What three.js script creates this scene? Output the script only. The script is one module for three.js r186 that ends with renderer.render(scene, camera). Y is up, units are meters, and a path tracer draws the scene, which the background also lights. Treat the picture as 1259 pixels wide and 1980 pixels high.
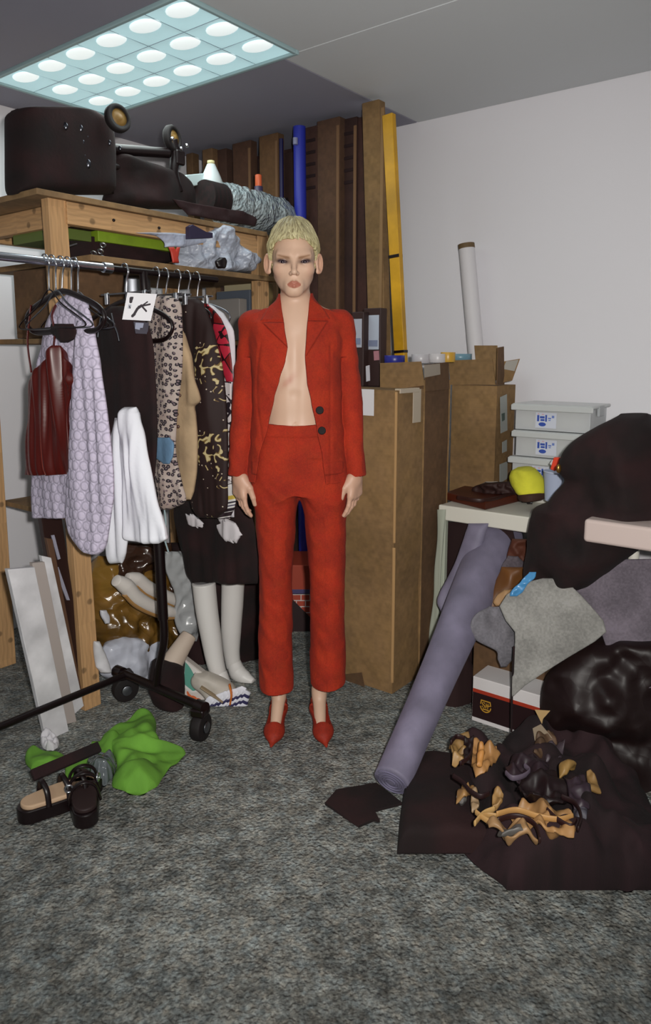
import * as THREE from 'three';
import { RoundedBoxGeometry } from 'three/addons/geometries/RoundedBoxGeometry.js';
import { mergeGeometries, mergeVertices } from 'three/addons/utils/BufferGeometryUtils.js';

// ---------------------------------------------------------------- camera, light, exposure
const V3 = THREE.Vector3, rad = Math.PI / 180;
const scene = new THREE.Scene();
scene.background = new THREE.Color(0x000000);
const EYE = 1.34, PITCH = 8.5 * rad, FOCAL = 1416, CX = 625.5, CY = 896.5;
const camera = new THREE.PerspectiveCamera(2 * Math.atan(990 / FOCAL) / rad, 1259 / 1980, 0.05, 40);
camera.position.set(0, EYE, 0);
camera.rotation.x = -PITCH;
camera.setViewOffset(1259, 1980, 629.5 - CX, 990 - CY, 1259, 1980);   // the film's middle is not the frame's middle
camera.updateProjectionMatrix(); camera.updateMatrixWorld();
const renderer = new THREE.WebGLRenderer({ antialias: true });
renderer.toneMapping = THREE.LinearToneMapping;
renderer.toneMappingExposure = 1.0;
renderer.shadowMap.enabled = true;
const FLASH_CD = 16, ROOM_LIGHT = 4.5;                                     // strength of flash (candela) and of the ceiling lights
const FLASH_AT = new V3(0.075, EYE + 0.055, 0.0);

// ---------------------------------------------------------------- room frame: a runs away along the shelf, c runs right along the white wall
const YAW = 38 * rad;
const CA = new V3(Math.sin(YAW), 0, -Math.cos(YAW)), CC = new V3(Math.cos(YAW), 0, Math.sin(YAW)), UP = new V3(0, 1, 0);
const W = (a, c, y = 0) => new V3().addScaledVector(CA, a).addScaledVector(CC, c).setY(y);
// sight lines of the photograph, used to measure real places on real planes
const EYEP = new V3(0, EYE, 0), RU = new V3(0, Math.cos(PITCH), -Math.sin(PITCH)), RF = new V3(0, -Math.sin(PITCH), -Math.cos(PITCH));
const ray = (u, v) => new V3((u - CX) / FOCAL, 0, 0).addScaledVector(RU, (CY - v) / FOCAL).add(RF);
class Plane { constructor(p, n) { this.p = p; this.n = n.clone().normalize(); if (this.n.dot(EYEP.clone().sub(p)) < 0) this.n.negate(); }
  P(u, v, off = 0) { const r = ray(u, v); const t = this.p.clone().sub(EYEP).dot(this.n) / r.dot(this.n); return EYEP.clone().addScaledVector(r, t).addScaledVector(this.n, off); } }
const pa = (a) => new Plane(W(a, 0), CA), pc = (c) => new Plane(W(0, c), CC), pz = (z) => new Plane(new V3(0, 0, -z), new V3(0, 0, 1)), py = (y) => new Plane(new V3(0, y, 0), UP);
const pn = (u, v, z, n) => new Plane(pz(z).P(u, v), n);

// ---------------------------------------------------------------- noise and textures
function rng(seed) { let s = seed >>> 0; return () => { s = (s + 0x6D2B79F5) | 0; let t = Math.imul(s ^ (s >>> 15), 1 | s); t = (t + Math.imul(t ^ (t >>> 7), 61 | t)) ^ t; return ((t ^ (t >>> 14)) >>> 0) / 4294967296; }; }
function h3(x, y, z) { let n = Math.imul(x, 374761393) + Math.imul(y, 668265263) + Math.imul(z, 2147483647 ^ 0x5bd1e995); n = Math.imul(n ^ (n >>> 13), 1274126177); return ((n ^ (n >>> 16)) >>> 0) / 4294967296; }
const sm = (t) => t * t * (3 - 2 * t), lerp = (a, b, t) => a + (b - a) * t, clamp = (x, a = 0, b = 1) => Math.min(b, Math.max(a, x));
const sstep = (a, b, x) => sm(clamp((x - a) / (b - a)));
function vn(x, y, z = 0) { const X = Math.floor(x), Y = Math.floor(y), Z = Math.floor(z), fx = sm(x - X), fy = sm(y - Y), fz = sm(z - Z);
  const g = (i, j, k) => h3(X + i, Y + j, Z + k);
  return lerp(lerp(lerp(g(0, 0, 0), g(1, 0, 0), fx), lerp(g(0, 1, 0), g(1, 1, 0), fx), fy), lerp(lerp(g(0, 0, 1), g(1, 0, 1), fx), lerp(g(0, 1, 1), g(1, 1, 1), fx), fy), fz) * 2 - 1; }
const fbm = (x, y, z = 0, o = 3) => { let s = 0, a = 0.5; for (let i = 0; i < o; i++) { s += a * vn(x, y, z + i * 7.3); x *= 2.03; y *= 2.03; z *= 2.03; a *= 0.5; } return s; };
function pn2(x, y, per, seed) { const X = Math.floor(x), Y = Math.floor(y), fx = sm(x - X), fy = sm(y - Y), m = (i) => ((i % per) + per) % per;   // periodic
  const g = (i, j) => h3(m(X + i), m(Y + j), seed); return lerp(lerp(g(0, 0), g(1, 0), fx), lerp(g(0, 1), g(1, 1), fx), fy) * 2 - 1; }
const pf = (x, y, per, seed, o = 4) => { let s = 0, a = 0.5, p = per; for (let i = 0; i < o; i++) { s += a * pn2(x * p, y * p, p, seed + i); p *= 2; a *= 0.5; } return s; };
function tex(n, fn, metres, srgb = true) {
  const d = new Uint8Array(n * n * 4);
  for (let j = 0; j < n; j++) for (let i = 0; i < n; i++) { const c = fn(i / n, j / n), k = (j * n + i) * 4; for (let q = 0; q < 3; q++) d[k + q] = clamp(Array.isArray(c) ? c[q] : c) * 255; d[k + 3] = 255; }
  const t = new THREE.DataTexture(d, n, n); t.wrapS = t.wrapT = THREE.RepeatWrapping; t.magFilter = THREE.LinearFilter; t.minFilter = THREE.LinearMipmapLinearFilter; t.generateMipmaps = true;
  if (srgb) t.colorSpace = THREE.SRGBColorSpace; t.repeat.set(1 / metres, 1 / metres); t.needsUpdate = true; return t;
}
function canvasTex(w, h, draw) { const c = document.createElement('canvas'); c.width = w; c.height = h; draw(c.getContext('2d'), w, h); const t = new THREE.CanvasTexture(c); t.colorSpace = THREE.SRGBColorSpace; return t; }
const mixc = (a, b, t) => a.map((x, i) => lerp(x, b[i], t));
function cells(x, y, n, seed, jit = 0.8) { let best = 9, id = 0, sec = 9; const X = Math.floor(x * n), Y = Math.floor(y * n), m = (i) => ((i % n) + n) % n;
  for (let j = -1; j <= 1; j++) for (let i = -1; i <= 1; i++) { const cx = X + i + 0.5 + (h3(m(X + i), m(Y + j), seed) - 0.5) * jit, cy = Y + j + 0.5 + (h3(m(X + i), m(Y + j), seed + 9) - 0.5) * jit; const d = Math.hypot(x * n - cx, y * n - cy); if (d < best) { sec = best; best = d; id = h3(m(X + i), m(Y + j), seed + 3); } else if (d < sec) sec = d; }
  return [best, sec, id]; }

const TX = {};
TX.carpet = tex(1024, (x, y) => { const f = pf(x, y, 24, 1, 3), g = pf(x, y, 150, 5, 2), b = pf(x, y, 6, 9, 2); const v = 0.72 + 0.26 * f + 0.31 * g + 0.10 * b; const w = pf(x, y, 60, 31, 2); return [v * (1.0 + 0.07 * w), v, v * (1.0 - 0.06 * w)]; }, 0.9);
TX.carpetB = tex(512, (x, y) => 0.5 + 0.9 * pf(x, y, 90, 21, 2), 0.6, false);
TX.card = tex(512, (x, y) => { const v = 0.9 + 0.12 * pf(x, y, 5, 3, 4) + 0.015 * pn2(x * 6, y * 220, 220, 4) + 0.10 * pf(x, y, 40, 13, 2); return [v, v, v * (0.98 + 0.05 * pf(x, y, 8, 40, 2))]; }, 0.7);
TX.cardB = tex(256, (x, y) => 0.5 + 0.08 * Math.sin(x * Math.PI * 2 * 40) + 0.3 * pf(x, y, 6, 8, 3), 0.32, false);
TX.wood = tex(512, (x, y) => { const w = pf(x, y, 3, 2, 2); const r = Math.sin((x * 16 + w * 1.1) * Math.PI * 2); const f = pn2(x * 160, y * 5, 160, 5); let v = 0.92 + 0.03 * r + 0.05 * f + 0.05 * pn2(x * 8, y * 2, 8, 78); const k = cells(x, y, 3, 4, 0.9); const kn = sstep(0.09, 0.04, k[0] * 0.6) * (k[2] > 0.6 ? 1 : 0); v -= 0.25 * kn; return [v, v * 0.985, v * 0.96]; }, 0.3);
TX.weave = tex(256, (x, y) => { const a = Math.sin(x * Math.PI * 2 * 64), b = Math.sin(y * Math.PI * 2 * 64); return 0.5 + 0.25 * a * b + 0.35 * pf(x, y, 20, 3, 3); }, 0.16, false);
TX.felt = tex(512, (x, y) => { const v = 0.90 + 0.17 * pf(x, y, 5, 6, 4) + 0.12 * pf(x, y, 70, 8, 2); return [v, v, v * 0.99]; }, 0.4);
TX.mottle = tex(256, (x, y) => { const v = 0.9 + 0.16 * pf(x, y, 6, 16, 5); return [v, v, v]; }, 0.5);
TX.red = tex(512, (x, y) => { const v = 0.90 + 0.16 * pf(x, y, 4, 66, 4) + 0.12 * pf(x, y, 110, 18, 2); return [v, v * (0.96 + 0.12 * pf(x, y, 9, 81, 3)), v]; }, 0.3);
TX.crinkle = tex(512, (x, y) => { const c = cells(x + 0.03 * pf(x, y, 8, 5, 2), y + 0.03 * pf(x, y, 8, 15, 2), 9, 2, 1); const d = cells(x, y, 23, 7, 1); return 0.3 + 0.45 * c[0] + 0.3 * d[0] + 0.3 * pf(x, y, 12, 4, 3); }, 0.35, false);
TX.crinkleBig = tex(512, (x, y) => { const wx = x + 0.05 * pf(x, y, 4, 5, 2), wy = y + 0.05 * pf(x, y, 4, 15, 2), c = cells(wx, wy, 5, 2, 1), d = cells(wx, wy, 11, 7, 1); return 0.2 + 0.5 * c[0] + 0.22 * d[0] + 0.2 * pf(x, y, 6, 4, 3); }, 0.5, false);
TX.crochet = tex(512, (x, y) => { const n = 6; const yy = y * n, row = Math.floor(yy), xx = x * n + (row % 2) * 0.5; const d = Math.hypot(xx - Math.floor(xx) - 0.5, yy - row - 0.5); const ring = Math.exp(-(((d - 0.44) / 0.07) ** 2)); const v = 1 - 0.17 * ring + 0.05 * pf(x, y, 30, 3, 2); return [v, v, v * 1.01]; }, 0.19);
TX.crochetB = tex(512, (x, y) => { const n = 6; const yy = y * n, row = Math.floor(yy), xx = x * n + (row % 2) * 0.5; const d = Math.hypot(xx - Math.floor(xx) - 0.5, yy - row - 0.5); return 0.5 + 0.45 * (1 - (d / 0.5) ** 2) + 0.1 * pf(x, y, 60, 3, 2); }, 0.19, false);
TX.leopard = tex(512, (x, y) => { const wx = x + 0.012 * pf(x, y, 10, 4, 2), wy = y + 0.012 * pf(x, y, 10, 44, 2); const c = cells(wx, wy, 9, 12, 0.7); const ang = c[2] * 6.28, d = c[0] + 0.10 * pf(x, y, 26, 51, 2); let base = mixc([0.74, 0.69, 0.67], [0.82, 0.79, 0.77], 0.5 + pf(x, y, 5, 61, 2)); base = base.map((q) => q * 1.06); if (d < 0.20) base = [0.56, 0.50, 0.54]; if (d > 0.17 && d < 0.36 && pf(x, y, 16, 23, 1) > -0.22) base = [0.13, 0.11, 0.16]; return base; }, 0.15);
TX.baroque = tex(512, (x, y) => { const s = pf(x, y, 5, 13, 3), q = pf(x, y, 7, 91, 2), r = Math.abs(Math.sin(s * 8 + q * 5)); const on = pf(x, y, 4, 8, 2) > 0.02 && pf(x, y, 14, 33, 2) > -0.08; if (on && r > 0.93) return [0.85, 0.80, 0.62]; if (on && r > 0.80) return [0.52, 0.42, 0.22]; const p = cells(x, y, 20, 5, 0.9); if (p[0] < 0.15 && p[2] > 0.9) return [0.9, 0.86, 0.8]; return [0.15, 0.05, 0.05]; }, 0.3);
TX.print = tex(256, (x, y) => { const c = cells(x, y, 5, 31, 0.9); const on = c[1] - c[0] < 0.06 || pf(x, y, 9, 2, 2) > 0.30; return on ? [0.13, 0.08, 0.12] : c[2] > 0.8 ? [0.55, 0.45, 0.3] : [0.86, 0.82, 0.82]; }, 0.3);
TX.dark = tex(256, (x, y) => { const v = 0.8 + 0.5 * pf(x, y, 5, 26, 4); return [v, v * 0.97, v * 0.98]; }, 0.45);

const matCache = {};
function M(color, rough = 0.8, o = {}) {
  const key = color + '|' + rough + '|' + Object.entries(o).map(([k, v]) => k + (v && v.isTexture ? v.uuid : v)).join();
  if (matCache[key]) return matCache[key];
  const phys = ['transmission', 'clearcoat', 'sheen', 'ior', 'thickness'].some((k) => k in o);
  const p = { roughness: rough, metalness: 0, ...o, color: new THREE.Color(color) };
  if (p.sheenColor) p.sheenColor = new THREE.Color(p.sheenColor);
  return (matCache[key] = phys ? new THREE.MeshPhysicalMaterial(p) : new THREE.MeshStandardMaterial(p));
}
const cloth = (c, o = {}) => M(c, 0.9, { map: TX.mottle, bumpMap: TX.weave, bumpScale: 0.0012, ...o });
const BLACK = '#240a0c';
const MT = {
  black: M(BLACK, 0.9, { map: TX.dark, bumpMap: TX.weave, bumpScale: 0.001 }),
  blackPlastic: M('#14080a', 0.36), blackMetal: M('#160a0c', 0.38, { metalness: 0.3 }), rubber: M('#0f0607', 0.75),
  chrome: M('#cfd3da', 0.22, { metalness: 1 }), steel: M('#8d8f96', 0.38, { metalness: 1 }),
  wood: M('#d0a678', 0.65, { map: TX.wood }), woodDark: M('#8b643f', 0.7, { map: TX.wood }), chip: M('#937552', 0.8, { map: TX.card }),
  card: M('#97764f', 0.88, { map: TX.card, bumpMap: TX.cardB, bumpScale: 0.0005 }), cardDark: M('#6e5138', 0.9, { map: TX.card, bumpMap: TX.cardB, bumpScale: 0.0005 }), cardBrown: M('#5f432e', 0.9, { map: TX.card }), cardDeep: M('#402622', 0.9, { map: TX.card }),
  tape: M('#b9aa96', 0.3), paper: M('#dcdadd', 0.75), white: M('#e6e4e8', 0.6, { map: TX.mottle }), enamel: M('#dedbd0', 0.45),
  tan: M('#c39a63', 0.6, { map: TX.mottle }), clear: M('#eef3f5', 0.12, { transmission: 0.85, thickness: 0, bumpMap: TX.crinkle, bumpScale: 0.012, ior: 1.4 }),
};

// ---------------------------------------------------------------- naming and grouping
const used = {};
function numbered(n) { const k = used[n] = (used[n] ?? -1) + 1; return k ? n + '_' + String(k).padStart(3, '0') : n; }
const baseOf = new Map();
function thing(name, label, category, base, group) { const o = new THREE.Group(); o.name = numbered(name); o.position.copy(base); o.userData = { label, category }; if (group) o.userData.group = group; baseOf.set(o, base.clone()); scene.add(o); return o; }
function add(parent, name, geo, m, label) { const b = baseOf.get(parent); geo.translate(-b.x, -b.y, -b.z); const o = new THREE.Mesh(geo, m); o.name = name; o.castShadow = o.receiveShadow = true; if (label) o.userData.label = label; parent.add(o); baseOf.set(o, b); return o; }
function footOf(geo) { geo.computeBoundingBox(); const b = geo.boundingBox; return new V3((b.min.x + b.max.x) / 2, b.min.y, (b.min.z + b.max.z) / 2); }
function solo(name, label, category, geo, m, group) { const f = footOf(geo); geo.translate(-f.x, -f.y, -f.z); const o = new THREE.Mesh(geo, m); o.name = numbered(name); o.position.copy(f); o.castShadow = o.receiveShadow = true; o.userData = { label, category }; if (group) o.userData.group = group; scene.add(o); baseOf.set(o, f); return o; }
function struct(name, geo, m, parent) { if (parent) return add(parent, name, geo, m); const f = footOf(geo); geo.translate(-f.x, -f.y, -f.z); const o = new THREE.Mesh(geo, m); o.name = name; o.position.copy(f); o.castShadow = o.receiveShadow = true; o.userData = { kind: 'structure' }; scene.add(o); baseOf.set(o, f); return o; }
function copyOf(root, d, label) { const r = root.clone(); r.name = numbered(root.name.replace(/_\d\d\d$/, '')); r.position.add(d); r.userData = { ...root.userData, label }; scene.add(r); return r; }

// ---------------------------------------------------------------- geometry
const strip = (g) => { const n = g.index ? g.toNonIndexed() : g; for (const k of Object.keys(n.attributes)) if (!['position', 'normal', 'uv'].includes(k)) n.deleteAttribute(k); return n; };
const merge = (...gs) => mergeGeometries(gs.flat().map(strip), false);
function triUV(g, swap = false) { const p = g.attributes.position, n = g.attributes.normal, uv = new Float32Array(p.count * 2);
  for (let i = 0; i < p.count; i++) { const ax = Math.abs(n.getX(i)), ay = Math.abs(n.getY(i)), az = Math.abs(n.getZ(i)); let a, b; if (az >= ax && az >= ay) { a = p.getX(i); b = p.getY(i); } else if (ax >= ay) { a = p.getZ(i); b = p.getY(i); } else { a = p.getX(i); b = p.getZ(i); } if (swap) [a, b] = [b, a]; uv[2 * i] = a; uv[2 * i + 1] = b; }
  g.setAttribute('uv', new THREE.BufferAttribute(uv, 2)); return g; }
function bx(w, h, d, r = 0.004, swap) { r = Math.min(r, w / 2.2, h / 2.2, d / 2.2); return triUV(new RoundedBoxGeometry(w, h, d, 2, r), swap); }
function rbox(a0, a1, c0, c1, y0, y1, r = 0.004, swap) { return bx(c1 - c0, y1 - y0, a1 - a0, r, swap).rotateY(-YAW).translate(...W((a0 + a1) / 2, (c0 + c1) / 2, (y0 + y1) / 2).toArray()); }
function orient(geo, from, to) { const d = to.clone().sub(from), q = new THREE.Quaternion().setFromUnitVectors(UP, d.clone().normalize()); return geo.applyQuaternion(q).translate((from.x + to.x) / 2, (from.y + to.y) / 2, (from.z + to.z) / 2); }
const rod = (p, q, r, r2 = r, n = 16) => orient(new THREE.CylinderGeometry(r2, r, p.distanceTo(q), n, 1), p, q);
function beam(p, q, w, d, r = 0.003, spin = -YAW) { const L = p.distanceTo(q); const g = bx(w, L, d, r); g.rotateY(spin); return orient(g, p, q); }
function sweep(pts, radii, { n = 10, seg = 40, flat = 1, close = false } = {}) {   // a capped tube with its own radius at each point
  const cv = new THREE.CatmullRomCurve3(pts, close, 'centripetal'), fr = cv.computeFrenetFrames(seg, close), pos = [], uv = [], idx = [];
  const R = (t) => { if (typeof radii === 'number') return radii; const x = t * (radii.length - 1), i = Math.min(radii.length - 2, Math.floor(x)); return lerp(radii[i], radii[i + 1], x - i); };
  const L = cv.getLength();
  for (let j = 0; j <= seg; j++) { const t = j / seg, c = cv.getPoint(t), r = R(t); for (let i = 0; i <= n; i++) { const a = (i / n) * Math.PI * 2, d = fr.normals[j].clone().multiplyScalar(Math.cos(a) * r).addScaledVector(fr.binormals[j], Math.sin(a) * r * flat).add(c); pos.push(d.x, d.y, d.z); uv.push((i / n) * 6.28 * r, t * L); } }
  for (let j = 0; j < seg; j++) for (let i = 0; i < n; i++) { const a = j * (n + 1) + i, b = a + n + 1; idx.push(a, a + 1, b, b, a + 1, b + 1); }
  if (!close) for (const j of [0, seg]) { const c = cv.getPoint(j / seg), k = pos.length / 3; pos.push(c.x, c.y, c.z); uv.push(0, 0); for (let i = 0; i < n; i++) { const a = j * (n + 1) + i; j ? idx.push(k, a, a + 1) : idx.push(k, a + 1, a); } }
  const g = new THREE.BufferGeometry(); g.setAttribute('position', new THREE.Float32BufferAttribute(pos, 3)); g.setAttribute('uv', new THREE.Float32BufferAttribute(uv, 2)); g.setIndex(idx); g.computeVertexNormals(); return g;
}
const lathe = (pts, n = 28) => new THREE.LatheGeometry(pts.map(([r, y]) => new THREE.Vector2(r, y)), n);
// cloth, bags and lumps: an outline given row by row on a plane, with a front and a back, thickness and folds
function sheet(rows, plane, { T = 0.02, th = 0.004, fold = 0.01, fx = 14, fy = 2.5, nx = 36, ny = 48, seed = 1, back = 1, edge = 0, bend = null, pow = 2.2, rag = 0, smooth = true, shear = 0, u0 = 0 } = {}) {
  const rowAt = (t) => { const x = t * (rows.length - 1), i = Math.min(rows.length - 2, Math.floor(x)), f = x - i; return [0, 1, 2].map((k) => { if (!smooth) return lerp(rows[i][k], rows[i + 1][k], f); const p0 = rows[Math.max(0, i - 1)][k], p1 = rows[i][k], p2 = rows[i + 1][k], p3 = rows[Math.min(rows.length - 1, i + 2)][k]; const c = 0.5 * (2 * p1 + (p2 - p0) * f + (2 * p0 - 5 * p1 + 4 * p2 - p3) * f * f + (3 * p1 - p0 - 3 * p2 + p3) * f * f * f); return k ? c : lerp(p1, p2, f); }); };
  const n = plane.n, ax = new V3().crossVectors(Math.abs(n.y) > 0.9 ? new V3(0, 0, -1) : UP, n).normalize(), ay = new V3().crossVectors(n, ax), N = (nx + 1) * (ny + 1);
  const pos = new Float32Array(N * 6), uv = new Float32Array(N * 4), idx = [];
  for (let j = 0; j <= ny; j++) { const t = j / ny, [v, uL, uR] = rowAt(t); for (let i = 0; i <= nx; i++) { const s = i / nx;
    const re = rag ? rag * (vn(i * 0.9, j * 0.9, seed + 5)) * (Math.abs(2 * s - 1) > 0.92 || t > 0.95 || t < 0.05 ? 1 : 0) : 0;
    const uu = lerp(uL, uR, s), p = plane.P(uu + re, v + re + shear * (uu - u0)), x = p.dot(ax), y = p.dot(ay); const ex = Math.pow(Math.max(0, 1 - Math.pow(Math.abs(2 * s - 1), pow)), 0.6), ey = Math.pow(Math.max(0, 1 - Math.pow(Math.abs(2 * t - 1), pow + 6)), 0.5), pr = T * ex * ey;
    let f = fold * (vn(x * fx, y * fy, seed) + 0.5 * vn(x * fx * 2.1, y * fy * 2, seed + 3)) * (edge ? 1 : 0.35 + 0.65 * ex); if (bend) f += bend(s, t);
    const k = j * (nx + 1) + i, fr = p.clone().addScaledVector(n, f + pr + th / 2), bk = p.clone().addScaledVector(n, f * (back ? 1 : 0) - (back ? pr : 0) - th / 2); pos.set(fr.toArray(), k * 3); pos.set(bk.toArray(), (N + k) * 3); uv.set([x, y], k * 2); uv.set([x, y], (N + k) * 2); } }
  const q = (a, b, c, d) => idx.push(a, b, c, c, b, d), w = nx + 1;
  for (let j = 0; j < ny; j++) for (let i = 0; i < nx; i++) { const a = j * w + i; q(a, a + w, a + 1, a + w + 1); q(N + a, N + a + 1, N + a + w, N + a + w + 1); }
  for (let j = 0; j < ny; j++) { const a = j * w, b = a + nx; q(a, N + a, a + w, N + a + w); q(b, b + w, N + b, N + b + w); }
  for (let i = 0; i < nx; i++) { const a = i, b = ny * w + i; q(a, a + 1, N + a, N + a + 1); q(b, N + b, b + 1, N + b + 1); }
  const g = new THREE.BufferGeometry(); g.setAttribute('position', new THREE.BufferAttribute(pos, 3)); g.setAttribute('uv', new THREE.BufferAttribute(uv, 2)); g.setIndex(idx); g.computeVertexNormals(); return g;
}
const wire = (px, plane, r, o = {}) => sweep(px.map(([u, v, off = 0]) => plane.P(u, v, off)), r, { n: 10, seg: 48, ...o });
// flat outline with real thickness on a plane
function plate(px, plane, th = 0.003, bev = 0) { const n = plane.n, ax = new V3().crossVectors(Math.abs(n.y) > 0.9 ? new V3(0, 0, -1) : UP, n).normalize(), ay = new V3().crossVectors(n, ax), o = plane.P(px[0][0], px[0][1]);
  const sh = new THREE.Shape(px.map(([u, v]) => { const d = plane.P(u, v).sub(o); return new THREE.Vector2(d.dot(ax), d.dot(ay)); }));
  const g = new THREE.ExtrudeGeometry(sh, { depth: th, bevelEnabled: bev > 0, bevelSize: bev, bevelThickness: bev, bevelSegments: 2 }); g.applyMatrix4(new THREE.Matrix4().makeBasis(ax, ay, n).setPosition(o)); return g; }
function picture(px4, plane, off = 0.002) { const P = px4.map(([u, v]) => plane.P(u, v, off)), g = new THREE.BufferGeometry(), n = plane.n.clone().multiplyScalar(-0.0015); const Q = P.map((p) => p.clone().add(n)); const all = [...P, ...Q];   // four corners: top left, top right, bottom right, bottom left
  g.setAttribute('position', new THREE.Float32BufferAttribute(all.flatMap((p) => p.toArray()), 3)); g.setAttribute('uv', new THREE.Float32BufferAttribute([0, 1, 1, 1, 1, 0, 0, 0, 0, 1, 1, 1, 1, 0, 0, 0], 2)); g.setIndex([0, 3, 1, 1, 3, 2, 4, 5, 7, 5, 6, 7, 0, 1, 4, 1, 5, 4, 1, 2, 5, 2, 6, 5, 2, 3, 6, 3, 7, 6, 3, 0, 7, 0, 4, 7]); const m = g.toNonIndexed(); m.computeVertexNormals(); return m; }
// surface of a distance field (surface nets)
function nets(sdf, lo, hi, cell, colour) {
  const nx = Math.ceil((hi[0] - lo[0]) / cell) + 1, ny = Math.ceil((hi[1] - lo[1]) / cell) + 1, nz = Math.ceil((hi[2] - lo[2]) / cell) + 1, F = new Float32Array(nx * ny * nz), id = new Int32Array(nx * ny * nz).fill(-1);
  for (let k0 = 0; k0 < nz; k0 += 4) for (let j0 = 0; j0 < ny; j0 += 4) for (let i0 = 0; i0 < nx; i0 += 4) { const c = sdf(lo[0] + (i0 + 1.5) * cell, lo[1] + (j0 + 1.5) * cell, lo[2] + (k0 + 1.5) * cell), far = Math.abs(c) > 8 * cell;
    for (let k = k0; k < Math.min(nz, k0 + 4); k++) for (let j = j0; j < Math.min(ny, j0 + 4); j++) for (let i = i0; i < Math.min(nx, i0 + 4); i++) F[i + nx * (j + ny * k)] = far ? c : sdf(lo[0] + i * cell, lo[1] + j * cell, lo[2] + k * cell); }
  const pos = [], idx = [], sx = 1, sy = nx, sz = nx * ny, E = [[0, 1], [0, 2], [0, 4], [1, 3], [1, 5], [2, 3], [2, 6], [3, 7], [4, 5], [4, 6], [5, 7], [6, 7]], off = [0, sx, sy, sx + sy, sz, sx + sz, sy + sz, sx + sy + sz];
  for (let k = 0; k < nz - 1; k++) for (let j = 0; j < ny - 1; j++) for (let i = 0; i < nx - 1; i++) { const q = i + j * sy + k * sz; let mask = 0; for (let c = 0; c < 8; c++) if (F[q + off[c]] < 0) mask |= 1 << c; if (mask === 0 || mask === 255) continue;
    let x = 0, y = 0, z = 0, m = 0; for (const [a, b] of E) { const fa = F[q + off[a]], fb = F[q + off[b]]; if (fa < 0 === fb < 0) continue; const t = fa / (fa - fb); x += (a & 1) + t * ((b & 1) - (a & 1)); y += ((a >> 1) & 1) + t * (((b >> 1) & 1) - ((a >> 1) & 1)); z += (a >> 2) + t * ((b >> 2) - (a >> 2)); m++; }
    id[q] = pos.length / 3; pos.push(lo[0] + (i + x / m) * cell, lo[1] + (j + y / m) * cell, lo[2] + (k + z / m) * cell); }
  for (let k = 1; k < nz - 1; k++) for (let j = 1; j < ny - 1; j++) for (let i = 1; i < nx - 1; i++) { const q = i + j * sy + k * sz, s = F[q] < 0;
    const face = (s1, a, b) => { if (s === F[q + s1] < 0) return; const v0 = id[q], v1 = id[q - a], v2 = id[q - a - b], v3 = id[q - b]; if (v0 < 0 || v1 < 0 || v2 < 0 || v3 < 0) return; s ? idx.push(v0, v1, v2, v0, v2, v3) : idx.push(v0, v2, v1, v0, v3, v2); };
    face(sx, sy, sz); face(sy, sz, sx); face(sz, sx, sy); }
  const g = new THREE.BufferGeometry(), nrm = new Float32Array(pos.length), e = cell * 0.5;
  for (let i = 0; i < pos.length; i += 3) { const x = pos[i], y = pos[i + 1], z = pos[i + 2]; let a = sdf(x + e, y, z) - sdf(x - e, y, z), b = sdf(x, y + e, z) - sdf(x, y - e, z), c = sdf(x, y, z + e) - sdf(x, y, z - e); const l = Math.hypot(a, b, c) || 1; nrm[i] = a / l; nrm[i + 1] = b / l; nrm[i + 2] = c / l; }
  g.setAttribute('position', new THREE.Float32BufferAttribute(pos, 3)); g.setAttribute('normal', new THREE.BufferAttribute(nrm, 3));
  g.setIndex(idx);
  if (colour) { const col = new Float32Array(pos.length); for (let i = 0; i < pos.length; i += 3) col.set(colour(pos[i], pos[i + 1], pos[i + 2]), i); g.setAttribute('color', new THREE.BufferAttribute(col, 3)); }
  const f = g.toNonIndexed(), P = f.attributes.position, Nn = f.attributes.normal, uv = new Float32Array(P.count * 2);                 // each face takes its cloth grain from the side it faces
  for (let i = 0; i < P.count; i += 3) { const side = Math.abs(Nn.getX(i) + Nn.getX(i + 1) + Nn.getX(i + 2)) > Math.abs(Nn.getZ(i) + Nn.getZ(i + 1) + Nn.getZ(i + 2)); for (let k = i; k < i + 3; k++) { uv[2 * k] = side ? P.getZ(k) : P.getX(k); uv[2 * k + 1] = P.getY(k); } }
  f.setAttribute('uv', new THREE.BufferAttribute(uv, 2)); return f;
}
const smin = (a, b, k) => { const h = Math.max(k - Math.abs(a - b), 0) / k; return Math.min(a, b) - h * h * k * 0.25; };
const smax = (a, b, k) => -smin(-a, -b, k);
function seg(x, y, z, a, b, r1, r2) { const bx_ = b[0] - a[0], by = b[1] - a[1], bz = b[2] - a[2], px = x - a[0], py_ = y - a[1], pz_ = z - a[2]; const t = clamp((px * bx_ + py_ * by + pz_ * bz) / (bx_ * bx_ + by * by + bz * bz)); return Math.hypot(px - bx_ * t, py_ - by * t, pz_ - bz * t) - lerp(r1, r2, t); }
const ell = (x, y, z, c, r) => { const a = (x - c[0]) / r[0], b = (y - c[1]) / r[1], d = (z - c[2]) / r[2], k = Math.hypot(a, b, d), g = Math.hypot(a / r[0], b / r[1], d / r[2]); return g < 1e-6 ? -Math.min(...r) : (k * (k - 1)) / g; };
const poly = (tab, y) => { if (y <= tab[0][0]) return tab[0].slice(1); for (let i = 1; i < tab.length; i++) if (y <= tab[i][0]) { const t = (y - tab[i - 1][0]) / (tab[i][0] - tab[i - 1][0]), s = sm(t); return tab[i].slice(1).map((v, k) => lerp(tab[i - 1][k + 1], v, lerp(t, s, 0.5))); } return tab[tab.length - 1].slice(1); };

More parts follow.
